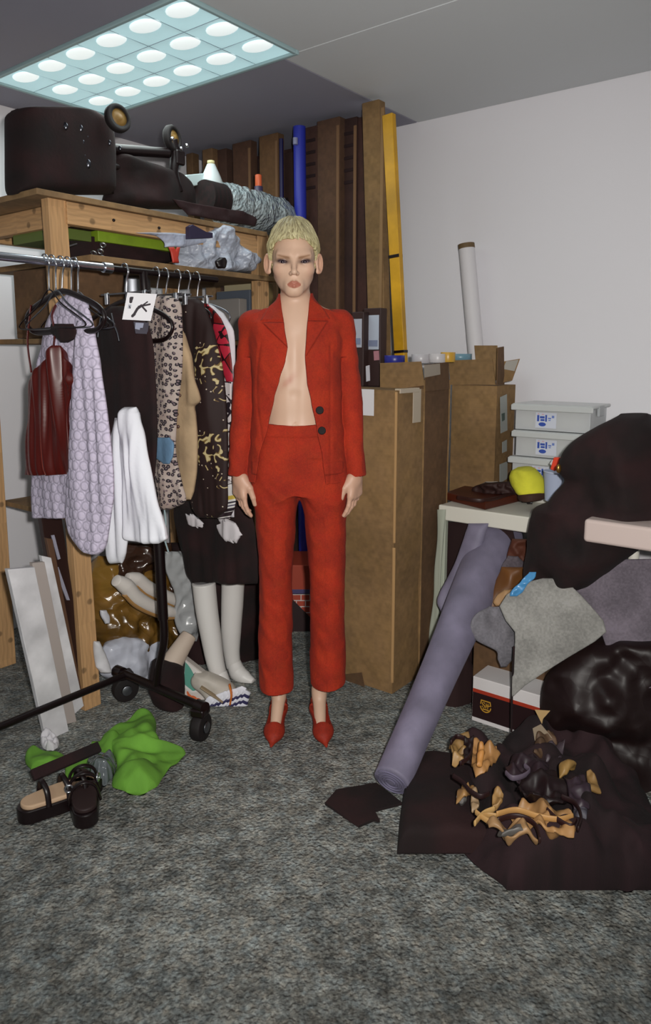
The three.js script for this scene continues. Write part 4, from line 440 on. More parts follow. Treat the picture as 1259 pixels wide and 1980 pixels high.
{ const t = carton('tall_carton', 'tall dented brown carton sealed with tape, standing nearest the person', KA, aA, cA, KC, hA, MT.card, 0.005, 2); const fr = pa(KA), sd = pc(KC);
  add(t, 'tape_strip', rbox(KA - 0.0015, KA + 0.0005, KC - 0.19, KC - 0.10, hA - 0.1, hA + 0.0015, 0.001), MT.paper, 'white label'); add(t, 'tape_strip', rbox(KA + 0.02, KA + 0.16, KC - 0.02, KC + 0.006, hA - 0.012, hA + 0.006, 0.002), MT.tape); add(t, 'tape_strip', rbox(KA + 0.115, KA + 0.175, KC + 0.002, KC + 0.005, hA - 0.13, hA, 0.001), MT.tape);
  const edge = (y0, y1, w = 0.006) => add(t, 'worn_edge', sweep([W(KA, KC, y0), W(KA - 0.001, KC + 0.001, (y0 + y1) / 2), W(KA, KC, y1)], w, { n: 8, seg: 20 }), M('#b08a5c', 0.85)); edge(0.62, 1.2, 0.006); edge(0.05, 0.6, 0.007);
  add(t, 'bottom_flap', plate([[664, 1304], [700, 1300], [706, 1330], [672, 1318]], pa(KA - 0.012), 0.003), MT.cardDark); }
const cB1 = KC + 0.0, aB0 = aA + 0.006, cR0 = pa(aA + 0.006).P(737, 720).dot(CC), aB1 = aB0 + 0.205;
{ const t = carton('rear_carton', 'brown carton with raised top flaps directly behind the tall carton', aB0, aB1, cR0, cB1, 1.235, MT.cardDark, 0.005, 6);
  const f = new Plane(W(aB0 - 0.004, 0), CA); add(t, 'top_flap', plate([[736, 702], [815, 699], [822, 745], [736, 757]], f, 0.004), MT.card); const s = pc(cB1 + 0.002); add(t, 'top_flap', plate([[820, 705], [866, 700], [868, 752], [822, 757]], s, 0.004), MT.cardDark); add(t, 'flap_tape', plate([[820, 706], [850, 703], [851, 724], [821, 730]], pc(cB1 + 0.008), 0.002), M('#9b8f80', 0.35)); add(t, 'corner_fold', rbox(aB0 - 0.004, aB0 + 0.004, cB1 - 0.004, cB1 + 0.004, 0.02, 1.24, 0.003), MT.card); add(t, 'corner_fold', rbox(aB1 - 0.004, aB1 + 0.004, cB1 - 0.004, cB1 + 0.005, 0.5, 1.235, 0.003), MT.card); }
const aC0 = 2.94, fC = pa(aC0), cC0 = fC.P(872, 850).dot(CC), cC1 = fC.P(958, 850).dot(CC);
{ const hC = fC.P(915, 745).y, t = carton('open_carton', 'plain brown open carton with splayed flaps standing on the white table', aC0, aC0 + 0.19, cC0, cC1, hC, MT.card, 0.002, 9, 0.7235);
  add(t, 'top_flap', plate([[868, 697], [953, 694], [959, 744], [872, 744]], fC, 0.004), MT.card); const b = pa(aC0 + 0.186); add(t, 'top_flap', plate([[918, 668], [962, 668], [970, 735], [924, 738]], b, 0.004), M('#a4825a', 0.88, { map: TX.card }));
  const s = pc(cC1 + 0.002); const fl = new Plane(s.P(972, 740), CC.clone().multiplyScalar(0.7).addScaledVector(UP, 0.2).addScaledVector(CA, -0.7)); add(t, 'top_flap', plate([[962, 742], [968, 700], [1005, 694], [990, 736]], fl, 0.004), MT.card); add(t, 'top_flap', plate([[960, 744], [962, 672], [973, 670], [974, 744]], s, 0.004), MT.cardDark); add(t, 'tape_strip', plate([[972, 714], [978, 699], [1002, 696], [994, 718]], fl, 0.006), M('#a9a49c', 0.4));
  for (const q of [[[967, 768], [980, 762], [981, 832], [968, 838]], [[971, 855], [980, 850], [980, 872], [971, 876]], [[966, 898], [981, 892], [981, 925], [966, 935]]]) add(t, 'printed_sticker', plate(q, pc(cC1 + 0.004), 0.001), M('#a7aaa6', 0.6), 'pale printed sticker'); add(t, 'printed_square', plate([[970, 800], [976, 798], [976, 812], [971, 815]], pc(cC1 + 0.006), 0.001), M('#54625c', 0.6)); }
// dark binders standing behind the tall carton
for (const [u0, u1, v0, v1, lab, w, a] of [[683, 700, 617, 672, 'slim dark binder with a long white label beside the red sleeve', '#aeb0bc', 2.62], [706, 733, 610, 676, 'wide dark binder with a blue white label behind the tall carton', '#b4bccb', 2.66]]) { const P = pa(a), c0 = P.P(u0 - 3, 650).dot(CC), c1 = P.P(u1 + 3, 650).dot(CC), top = P.P(u0, v0).y + 0.03, t = thing('binder', lab, 'binder', W(a + 0.02, (c0 + c1) / 2, 1.201), 'dark binders'); add(t, 'binder_cover', rbox(a, a + 0.05, c0, c1, 1.201, top, 0.004), M('#34201e', 0.6)); add(t, 'spine_label', rbox(a - 0.002, a, P.P(u0, 650).dot(CC), P.P(u1, 650).dot(CC), P.P(u0, v1).y, P.P(u0, v0).y, 0.001), M(w, 0.6)); add(t, 'label_sticker', rbox(a - 0.004, a - 0.002, P.P(u0 + 2, 650).dot(CC), P.P(u1 - 2, 650).dot(CC), P.P(u0, v1 - 6).y, P.P(u0, v1 - 18).y, 0.001), M('#7d86a0', 0.6)); }
{ const P = pa(2.605); solo('pink_note', 'small pink note below the wide dark binder', 'note', plate([[723, 679], [733, 678], [734, 696], [724, 697]], P, 0.003), M('#a8737c', 0.7)); solo('white_tag', 'narrow white tag low on the dark cartons beside the red sleeve', 'tag', plate([[708, 708], [715, 706], [716, 736], [709, 738]], P, 0.003), M('#c2bfc6', 0.7)); solo('dark_filler_box', 'dark brown carton standing behind the tall carton beside the sleeve', 'carton', rbox(2.60, 2.73, cR0 - 0.30, cR0 - 0.006, 0, 1.20, 0.003), MT.cardDeep); }

// rolls of tape on the cartons
function tapeRoll(label, a, u, v, r, h, col, core) { const P = pa(a), p = P.P(u, v), t = thing('tape_roll', label, 'tape roll', p.clone(), 'rolls of tape on the cartons'); add(t, 'tape', lathe([[r * 0.62, 0], [r, 0], [r, h], [r * 0.62, h], [r * 0.62, 0]], 32).translate(p.x, p.y, p.z), M(col, 0.35)); add(t, 'core', lathe([[r * 0.56, 0], [r * 0.62, 0], [r * 0.62, h], [r * 0.56, h], [r * 0.56, 0]], 32).translate(p.x, p.y, p.z), M(core, 0.7)); }
tapeRoll('blue roll of tape beside the yellow batten', aB0 + 0.08, 763, 703, 0.043, 0.034, '#2c3088', '#6a5a48');
tapeRoll('white roll of tape left of the other white one on the cartons', aB0 + 0.14, 814, 702, 0.040, 0.036, '#b9b6ba', '#8a7a68');
tapeRoll('second white roll of tape in the middle of the cartons', aB0 + 0.16, 846, 701, 0.036, 0.036, '#c4c0c2', '#8a7a68');
tapeRoll('yellow orange roll of tape behind the pale blue one', aB0 + 0.19, 866, 700, 0.03, 0.04, '#c79a3a', '#8a7a68');
tapeRoll('pale blue and grey roll of tape on the open carton', aC0 + 0.10, 890, 697, 0.052, 0.03, '#6f95a6', '#3a3440');
// white paper tube leaning on the wall
{ const P = pa(3.19), q0 = P.P(902, 476), q1 = P.P(921, 690), d = q1.clone().sub(q0).normalize(), foot = q0.clone().addScaledVector(d, (0.01 - q0.y) / d.y), t = thing('paper_tube', 'white paper tube with a brown end cap leaning against the white wall', 'tube', foot.clone()); add(t, 'paper_roll', rod(foot, q0, 0.038, 0.037, 32), M('#dcd9dc', 0.6)); add(t, 'end_cap', rod(q0.clone().addScaledVector(d, 0.012), q0.clone().addScaledVector(d, -0.01), 0.0385, 0.038, 32), M('#6b5538', 0.7)); }

// ================================================================ the white table and what lies on it
const TA = 2.645, TY = 0.722;
{ const t = thing('white_table', 'white table with a thick cream edge and thin legs, half buried in cloth', 'table', W(2.93, -0.9, 0)); const c0 = pa(TA).P(850, 990).dot(CC), c1 = -0.15;
  add(t, 'table_top', rbox(TA + 0.002, 3.14, c0, c1, TY - 0.02, TY, 0.004), MT.enamel); add(t, 'front_rail', rbox(TA - 0.004, TA + 0.02, c0 - 0.004, c1, TY - 0.062, TY + 0.001, 0.006), MT.enamel); add(t, 'side_rail', rbox(TA + 0.02, 3.14, c0 - 0.004, c0 + 0.02, TY - 0.062, TY - 0.018, 0.004), MT.enamel);
  const leg = (p) => add(t, 'leg', beam(p.clone().setY(0), p.clone().setY(TY - 0.02), 0.026, 0.026, 0.004), M('#b9bfae', 0.5)); leg(W(TA + 0.02, c0 + 0.012)); leg(W(3.12, c0 + 0.015)); leg(W(TA + 0.02, c1 - 0.03)); leg(W(3.12, c1 - 0.03));
  add(t, 'hanging_cloth', sheet([[985, 846, 862], [1040, 846, 858], [1100, 840, 853], [1160, 838, 850], [1220, 830, 846], [1275, 824, 838]], pa(TA - 0.012), { T: 0.004, fold: 0.006, fx: 30, seed: 80, nx: 10 }), M('#a9ae9f', 0.8), 'narrow grey white cloth strip'); }
{ const t = thing('storage_bin', 'top clear storage bin of three, with the full lid showing, against the white wall', 'storage bin', W(3.02, -0.75, 1.02), 'clear storage bins'); const P = pa(2.92), cL = P.P(992, 800).dot(CC), cR = P.P(1148, 800).dot(CC), y1 = P.P(1070, 790).y, y0 = P.P(1070, 834).y - 0.0; const pl = (c, tr) => M(c, 0.35, { transmission: tr, thickness: 0, ior: 1.45 });
  const H = y1 - y0; const wall = pl('#eef0f2', 0.55);
  add(t, 'bin_body', merge(rbox(2.92, 2.925, cL + 0.012, cR - 0.012, y0, y1), rbox(3.12, 3.125, cL + 0.012, cR - 0.012, y0, y1), rbox(2.925, 3.12, cL + 0.012, cL + 0.017, y0, y1), rbox(2.925, 3.12, cR - 0.017, cR - 0.012, y0, y1), rbox(2.925, 3.12, cL + 0.014, cR - 0.014, y0, y0 + 0.004)), wall);
  const lid = add(t, 'bin_lid', merge(rbox(2.905, 3.14, cL, cR, y1 + 0.002, y1 + 0.016, 0.006), rbox(2.902, 2.912, cL - 0.003, cR + 0.003, y1 - 0.012, y1 + 0.012, 0.004)), pl('#dfe2e2', 0.3));
  for (const c of [cL + 0.004, cR - 0.004]) add(t, 'side_clip', rbox(2.99, 3.05, c - 0.006, c + 0.006, y1 - 0.03, y1 + 0.012, 0.003), pl('#b6babd', 0.15));
  add(t, 'folded_contents', rbox(2.935, 3.11, cL + 0.022, cR - 0.04, y0 + 0.006, y1 - 0.014, 0.012), M('#ddd3bd', 0.8));
  add(t, 'printed_label', rbox(2.9185, 2.9198, lerp(cL, cR, 0.30), lerp(cL, cR, 0.56), lerp(y0, y1, 0.12), lerp(y0, y1, 0.80), 0.0004), M('#cfd2dc', 0.5));
  const g = picture([[0, 0], [0, 0], [0, 0], [0, 0]], P); { const k = (c, y) => W(2.918, lerp(cL, cR, c), lerp(y0, y1, y)); const q = [k(0.30, 0.8), k(0.56, 0.8), k(0.56, 0.12), k(0.30, 0.12)], gg = new THREE.BufferGeometry(); gg.setAttribute('position', new THREE.Float32BufferAttribute(q.flatMap((p) => p.toArray()), 3)); gg.setAttribute('uv', new THREE.Float32BufferAttribute([0, 1, 1, 1, 1, 0, 0, 0], 2)); gg.setIndex([0, 3, 1, 1, 3, 2]); const m = gg.toNonIndexed(); m.computeVertexNormals(); add(t, 'label_print', m, M('#ffffff', 0.5, { map: canvasTex(192, 128, (x, w, h) => { x.fillStyle = '#cdd1de'; x.fillRect(0, 0, w, h); x.fillStyle = '#3350a8'; x.fillRect(14, 22, 20, 52); x.fillRect(40, 30, 44, 18); x.fillRect(46, 54, 38, 16); x.fillRect(90, 18, 16, 56); x.beginPath(); x.ellipse(64, 98, 34, 17, 0, 0, 7); x.fill(); x.fillStyle = '#6a7fc0'; x.fillRect(116, 40, 28, 12); x.fillRect(150, 22, 22, 20); x.fillRect(120, 58, 20, 8); x.fillStyle = '#d8869a'; x.fillRect(20, 10, 12, 6); x.fillRect(56, 12, 20, 5); }) })); }
  const step = H + 0.019; const lows = ['middle clear storage bin of the three stacked against the white wall', 'lower clear storage bin behind the yellow hat and paper cup', 'bottom clear storage bin hidden behind the hat on the white table']; for (let i = 1; i <= 2; i++) copyOf(t, new V3(0, -step * i, 0).addScaledVector(CC, i === 1 ? 0.006 : -0.006), lows[i - 1]); const room = (y0 - step * 2) - TY; if (room > 0.02) solo('bin_riser', 'low pale box under the clear storage bins on the white table', 'box', rbox(2.93, 3.12, cL + 0.01, cR - 0.01, TY + 0.001, TY + room - 0.001, 0.004), M('#c9c6be', 0.6)); }
const tb = py(TY + 0.002);
{ const t = thing('leather_case', 'flat dark brown leather case on the near edge of the white table', 'case', tb.P(935, 975)); add(t, 'case_body', plate([[864, 964], [938, 983], [1007, 966], [1003, 950], [926, 941]], py(TY + 0.006), 0.022, 0.006), M('#58220f', 0.5, { map: TX.mottle })); add(t, 'strap', wire([[884, 962], [930, 968], [992, 955]], py(TY + 0.038), 0.008, { flat: 0.4 }), M('#301410', 0.5)); }
solo('dark_gloves', 'crumpled dark brown gloves on top of the leather case', 'gloves', sheet([[932, 940, 985], [940, 918, 1000], [948, 912, 1008], [955, 920, 1002]], new Plane(W(2.85, 0, 0), CA), { T: 0.035, fold: 0.02, fx: 30, fy: 30, seed: 82, nx: 50, ny: 30 }), M('#2e1512', 0.7));
solo('white_scrap', 'small white paper scrap by the leather case and the open carton', 'paper', sheet([[931, 940, 962], [937, 930, 968], [944, 934, 960]], pa(2.87), { T: 0.006, fold: 0.006, fx: 40, seed: 83, nx: 16, ny: 12 }), M('#b9b3aa', 0.7));
{ const P = pa(2.78), t = thing('yellow_hat', 'bright yellow knitted hat with a dark hem on the white table', 'hat', P.P(1020, 962)); add(t, 'crown', sheet([[903, 1002, 1020], [909, 992, 1034], [922, 988, 1046], [938, 992, 1053], [950, 1000, 1055], [957, 1006, 1054]], P, { T: 0.06, fold: 0.008, fx: 20, fy: 20, seed: 84, th: 0.01 }), M('#e2de3c', 0.85, { map: TX.mottle, bumpMap: TX.weave, bumpScale: 0.0015 })); add(t, 'hem', sheet([[950, 1006, 1050], [957, 1004, 1055], [964, 1006, 1054], [967, 1014, 1048]], pa(2.772), { T: 0.06, fold: 0.006, seed: 85, th: 0.01 }), M('#3a2014', 0.8), 'dark hem'); }
{ const P = pa(2.74), a = P.P(1078, 912), b = P.P(1072, 968); const t = thing('paper_cup', 'pale blue white paper cup leaning beside the yellow hat', 'cup', b.clone()); add(t, 'cup_wall', rod(b, a, 0.036, 0.050, 28), M('#aab4cc', 0.6)); add(t, 'cup_rim', (() => { const g = new THREE.TorusGeometry(0.05, 0.003, 8, 32); g.rotateX(Math.PI / 2); return orient(g, a.clone().add(new V3(0, -0.001, 0)), a.clone().addScaledVector(a.clone().sub(b).normalize(), 0.001)); })(), M('#b9c2d6', 0.5)); }
{ const P = pa(2.68), t = thing('red_lighter', 'small orange red cap sticking up beside the paper cup', 'cap', P.P(1076, 908)); add(t, 'cap_body', plate([[1070, 905], [1076, 885], [1086, 885], [1082, 902], [1076, 908]], P, 0.02, 0.003), M('#e0452a', 0.45)); add(t, 'white_tip', plate([[1066, 896], [1071, 889], [1074, 890], [1071, 900]], P, 0.01, 0.002), M('#c9c6c8', 0.5)); }
for (const [u, v, i] of [[1013, 972, 0], [1024, 975, 1], [1037, 966, 2]]) { const p = tb.P(u, v), t = thing('binder_clip', ['small metal clip, left of three by the yellow hat', 'small metal clip, middle of three by the yellow hat', 'small metal clip, right of three by the yellow hat'][i], 'clip', p, 'metal clips by the hat'); add(t, 'clip_body', bx(0.022, 0.012, 0.012, 0.002).translate(p.x, p.y + 0.007, p.z), MT.blackPlastic); for (const s of [-1, 1]) add(t, 'wire_handle', sweep([p.clone().add(new V3(s * 0.008, 0.01, 0)), p.clone().add(new V3(s * 0.012, 0.02, 0.015)), p.clone().add(new V3(0, 0.012, 0.03)), p.clone().add(new V3(-s * 0.004, 0.01, 0.004))], 0.0012, { n: 6, seg: 16 }), MT.steel); }
// the black coat over the table corner
{ const P = pa(2.5), t = thing('black_coat', 'large black coat thrown over the right end of the white table', 'coat', P.P(1100, 1140)); add(t, 'coat_body', sheet([[800, 1200, 1250], [828, 1150, 1275], [850, 1115, 1285], [875, 1092, 1290], [905, 1084, 1290], [925, 1098, 1290], [950, 1080, 1290], [968, 1064, 1290], [980, 1036, 1290], [1000, 1028, 1290], [1060, 1020, 1240], [1105, 1018, 1180], [1128, 1030, 1150], [1142, 1050, 1110]], P, { T: 0.16, fold: 0.04, fx: 9, fy: 7, seed: 86, nx: 70, ny: 80, th: 0.01, pow: 2.6 }), MT.black); add(t, 'gold_button', new THREE.SphereGeometry(0.011, 14, 10).scale(0.8, 1.4, 0.6).translate(...P.P(1105, 898, 0.12).toArray()), M('#8f6a34', 0.3, { metalness: 0.8 })); }
{ const P = pa(2.30), c0 = P.P(1128, 1025).dot(CC), y1 = P.P(1135, 1004).y, y0 = P.P(1135, 1049).y, t = thing('side_table', 'thick white side table corner poking out of the black coat at the right edge', 'side table', W(2.47, c0 + 0.26, 0)); add(t, 'table_top', rbox(2.30, 2.64, c0, c0 + 0.52, y0, y1, 0.012), M('#c5b3ad', 0.7)); for (const [a, c] of [[2.60, c0 + 0.08], [2.34, c0 + 0.48], [2.60, c0 + 0.48]]) add(t, 'leg', rod(W(a, c, 0), W(a, c, y0), 0.018), MT.enamel); }

// ---- the fabric roll leaning under the table edge
const rollM = M('#857f96', 0.62, { map: TX.mottle, bumpMap: TX.weave, bumpScale: 0.0008, sheen: 0.3, sheenColor: '#b9b4d4' });
{ const a = py(0.055).P(757, 1512), b = pa(2.80).P(966, 1030); const t = thing('fabric_roll', 'long grey lavender roll of fabric leaning from the carpet to the white table', 'fabric roll', a.clone().setY(0));
  const L = []; for (let i = 0; i <= 8; i++) L.push(a.clone().lerp(b, i / 8)); const ax = b.clone().sub(a).normalize(); add(t, 'rolled_fabric', sweep(L, [0.056, 0.058, 0.061, 0.066, 0.073, 0.082, 0.091, 0.098, 0.10], { n: 40, seg: 80 }), rollM);
  const sp = []; for (let i = 0; i <= 60; i++) { const th = i * 0.36, r = 0.012 + 0.0007 * i, q = new V3(Math.cos(th) * r, 0, Math.sin(th) * r).applyQuaternion(new THREE.Quaternion().setFromUnitVectors(UP, ax)); sp.push(a.clone().add(q).addScaledVector(ax, -0.003)); } add(t, 'spiral_end', sweep(sp, 0.003, { n: 6, seg: 160 }), M('#6d6880', 0.8));
  const P = new Plane(a.clone().lerp(b, 0.8).add(new V3(-0.01, 0, 0.02)), new V3(-0.45, 0.3, 0.85)); add(t, 'loose_flap', sheet([[1012, 906, 945], [1030, 900, 940], [1060, 890, 932], [1090, 879, 918], [1120, 864, 905], [1150, 849, 893], [1166, 846, 884], [1180, 852, 874], [1205, 858, 868]], P, { T: 0.02, fold: 0.010, fx: 12, fy: 3, seed: 88, th: 0.004 }), rollM); }

// ---- felt, offcuts and cartons below the table
const feltM = (c) => M(c, 0.95, { map: TX.felt, bumpMap: TX.weave, bumpScale: 0.0015 });
solo('grey_felt', 'large stiff sheet of pale grey felt hanging in a point over the printed box', 'felt', sheet([[1118, 1050, 1082], [1128, 1010, 1100], [1150, 980, 1122], [1172, 966, 1142], [1200, 978, 1166], [1222, 996, 1172], [1240, 996, 1150], [1270, 993, 1100], [1300, 991, 1052], [1325, 990, 1015], [1346, 990, 993]], pn(1030, 1250, 2.34, new V3(-0.25, 0.35, 0.9)), { T: 0.006, fold: 0.025, fx: 5, fy: 4, seed: 90, th: 0.007, edge: 1, nx: 60, ny: 60, smooth: false }), feltM('#9c9a97'));
solo('violet_grey_felt', 'violet grey felt sheet behind the pale one at the right edge', 'felt', sheet([[1082, 1110, 1260], [1110, 1090, 1270], [1130, 1082, 1270], [1160, 1105, 1270], [1190, 1140, 1270], [1210, 1158, 1270], [1330, 1200, 1260]], pn(1130, 1150, 2.40, new V3(-0.3, 0.45, 0.85)), { T: 0.006, fold: 0.02, fx: 6, fy: 5, seed: 91, th: 0.006, edge: 1, smooth: false }), feltM('#79707c'));
solo('grey_offcut', 'rounded grey fabric offcut hanging behind the pale felt', 'offcut', sheet([[1172, 946, 968], [1188, 920, 978], [1205, 910, 992], [1225, 912, 998], [1240, 922, 998], [1255, 958, 996], [1272, 962, 992], [1288, 968, 980]], pn(950, 1220, 2.48, new V3(-0.2, 0.2, 0.95)), { T: 0.012, fold: 0.03, fx: 12, fy: 8, seed: 92, th: 0.005, edge: 1 }), feltM('#7d7a82'));
solo('brown_leather', 'brown leather hide folded on the pile behind the fabric roll', 'leather', sheet([[1096, 970, 1018], [1120, 960, 1014], [1150, 945, 1000], [1180, 930, 985], [1200, 922, 968], [1212, 924, 940]], pn(970, 1150, 2.66, new V3(-0.2, 0.2, 0.95)), { T: 0.025, fold: 0.02, fx: 14, fy: 10, seed: 93 }), M('#74481f', 0.5, { map: TX.mottle }));
solo('tan_leather', 'small tan leather piece at the tip of the brown hide', 'leather', sheet([[1140, 975, 994], [1150, 962, 996], [1164, 954, 990], [1172, 958, 974]], pn(970, 1150, 2.58, new V3(-0.2, 0.2, 0.95)), { T: 0.012, fold: 0.012, fx: 20, seed: 94 }), M('#a9835a', 0.6));
solo('rust_cloth', 'rust brown cloth with a tan patch stuffed under the table top', 'cloth', sheet([[1042, 990, 1022], [1060, 984, 1024], [1082, 980, 1022], [1098, 990, 1018]], pn(1000, 1070, 2.72, new V3(-0.2, 0.1, 0.95)), { T: 0.025, fold: 0.02, fx: 20, fy: 20, seed: 95 }), M('#5a2b18', 0.7, { map: TX.mottle }));
solo('violet_offcut', 'folded violet grey cloth below the rust brown cloth', 'offcut', sheet([[1075, 982, 1002], [1092, 972, 1018], [1108, 968, 1022], [1122, 990, 1022]], pn(1000, 1100, 2.68, new V3(-0.2, 0.1, 0.95)), { T: 0.012, fold: 0.012, fx: 18, seed: 96 }), feltM('#6a6069'));
solo('blue_ribbon', 'bright blue shiny ribbon lying across the pale felt', 'ribbon', sheet([[1106, 1024, 1037], [1118, 1012, 1034], [1128, 1004, 1022], [1136, 994, 1016], [1146, 987, 1010], [1153, 986, 1000]], pn(1010, 1130, 2.40, new V3(-0.2, 0.3, 0.9)), { T: 0.004, fold: 0.008, fx: 40, fy: 40, seed: 99, edge: 1, nx: 20, ny: 24 }), M('#4a8cc0', 0.3));
{ const Q = pa(2.46), c0 = Q.P(914, 1300).dot(CC), c1 = Q.P(1052, 1330).dot(CC); solo('plain_carton', 'plain brown carton behind the grey offcut and the printed box', 'carton', rbox(2.46, 2.62, c0, c1, 0.0, Q.P(960, 1215).y, 0.004), MT.cardDark); }
solo('black_bundle', 'black cloth bundle in the gap behind the fabric roll', 'bundle', sheet([[1262, 850, 905], [1290, 846, 915], [1340, 842, 918], [1395, 842, 905]], pz(2.7), { T: 0.05, fold: 0.02, seed: 97 }), M('#281112', 0.9));
solo('dark_void_sheet', 'black sheet added for the dark void under the white table behind the fabric roll', 'cloth', sheet([[1010, 852, 990], [1100, 848, 1010], [1200, 844, 1020], [1290, 842, 1020]], pa(2.705), { T: 0.012, fold: 0.015, fx: 8, seed: 98 }), M('#261011', 0.92));  // black sheet added to stand in for the shade under the table
// printed box with a gold emblem
{ const F = py(0.0).P(1000, 1422); const fa = F.dot(CA), P = pa(fa); const cL = P.P(912, 1390).dot(CC), cR = P.P(1052, 1400).dot(CC), yT = P.P(925, 1310).y; const t = thing('printed_box', 'white and black printed box with a red line and a gold emblem', 'box', W(fa + 0.11, (cL + cR) / 2, 0));
  add(t, 'box_body', rbox(fa, fa + 0.22, cL, cR, 0, yT, 0.003), M('#d9d4d4', 0.55)); const b = (y0, y1, col, n, o, l) => add(t, n, rbox(fa - o, fa - o + 0.001, cL + 0.002, cR - 0.002, y0, y1, 0.0004), M(col, 0.5), l);
  const k = (f) => yT * f; b(k(0.10), k(0.66), '#230d10', 'black_panel', 0.001); b(k(0.66), k(0.74), '#a5341f', 'red_line', 0.0012, 'orange red line');
  const q0 = cL + (cR - cL) * 0.10, q1 = cL + (cR - cL) * 0.30, e0 = k(0.24), e1 = k(0.58), gg = new THREE.BufferGeometry(), q = [W(fa - 0.002, q0, e1), W(fa - 0.002, q1, e1), W(fa - 0.002, q1, e0), W(fa - 0.002, q0, e0)]; gg.setAttribute('position', new THREE.Float32BufferAttribute(q.flatMap((p) => p.toArray()), 3)); gg.setAttribute('uv', new THREE.Float32BufferAttribute([0, 1, 1, 1, 1, 0, 0, 0], 2)); gg.setIndex([0, 3, 1, 1, 3, 2]); const m = gg.toNonIndexed(); m.computeVertexNormals();
  add(t, 'gold_emblem', m, M('#ffffff', 0.45, { map: canvasTex(160, 160, (x, w, h) => { x.fillStyle = '#230d10'; x.fillRect(0, 0, w, h); x.strokeStyle = '#b98a2e'; x.lineWidth = 13; x.lineCap = 'round'; x.beginPath(); x.arc(80, 78, 60, 0.15, 2.9); x.stroke(); x.beginPath(); x.moveTo(24, 60); x.lineTo(30, 24); x.lineTo(130, 24); x.lineTo(138, 60); x.stroke(); x.fillStyle = '#b98a2e'; x.font = 'bold 78px serif'; x.fillText('S', 34, 96); x.lineWidth = 11; x.beginPath(); x.moveTo(88, 50); x.lineTo(84, 92); x.moveTo(108, 46); x.lineTo(106, 92); x.moveTo(88, 70); x.lineTo(126, 64); x.stroke(); x.fillRect(48, 104, 70, 14); }) })); }
solo('dangling_thread', 'thin black cord hanging from the felt tip in front of the printed box', 'cord', wire([[994, 1250], [992, 1300], [990, 1350], [989, 1415]], pz(2.31), 0.0035), MT.black);
solo('black_trash_bag', 'shiny black plastic bag bulging at the right edge under the felt', 'bag', sheet([[1235, 1140, 1280], [1260, 1105, 1290], [1300, 1060, 1295], [1350, 1045, 1300], [1400, 1050, 1300], [1450, 1075, 1300], [1500, 1110, 1300], [1540, 1150, 1290]], pn(1130, 1400, 2.30, new V3(-0.25, 0.15, 0.95)), { T: 0.10, fold: 0.06, fx: 9, fy: 9, seed: 100, nx: 90, ny: 90 }), M('#1a0a0a', 0.52, { bumpMap: TX.crinkleBig, bumpScale: 0.012 }));
for (const [q, z, col, i] of [[[[1034, 1372], [1064, 1374], [1050, 1390], [1048, 1400]], 2.26, '#a88a5c', 0], [[[1030, 1408], [1046, 1400], [1066, 1424], [1078, 1442], [1034, 1432]], 2.24, '#8a7a66', 1]]) solo('carton_scrap', i ? 'torn brown carton scrap beside the printed box corner' : 'pointed tan carton scrap above the torn brown one', 'carton scrap', plate(q, pn(q[0][0], q[0][1], z, new V3(-0.2, 0.4, 0.9)), 0.003), M(col, 0.85));

// ---- the heap of leather straps and black cloth on the carpet
solo('black_fabric_heap', 'black fabric heap spread over the carpet at the lower right', 'fabric', sheet([[1452, 890, 1190], [1475, 865, 1210], [1500, 850, 1230], [1535, 842, 1250], [1580, 850, 1270], [1625, 880, 1300], [1680, 930, 1330], [1720, 980, 1340]], py(0.008), { T: 0.10, fold: 0.075, fx: 10, fy: 10, seed: 101, back: 0, nx: 110, ny: 110 }), M('#2a151a', 0.9, { map: TX.dark, bumpMap: TX.weave, bumpScale: 0.001 }));
solo('black_folded_cloth', 'square edged folded black cloth in front of the strap heap', 'cloth', sheet([[1478, 786, 860], [1490, 783, 900], [1530, 780, 925], [1590, 773, 940], [1625, 770, 960], [1650, 768, 970]], py(0.012), { T: 0.06, fold: 0.012, fx: 8, fy: 8, seed: 102, back: 0, pow: 10, nx: 50, ny: 50 }), MT.black);
solo('black_felt_scrap', 'flat angular black felt scrap on the carpet at the foot of the roll', 'felt scrap', plate([[629, 1556], [651, 1530], [728, 1517], [745, 1530], [778, 1556], [724, 1570], [734, 1590], [722, 1588], [694, 1600]], py(0.003), 0.006, 0.001), MT.black);
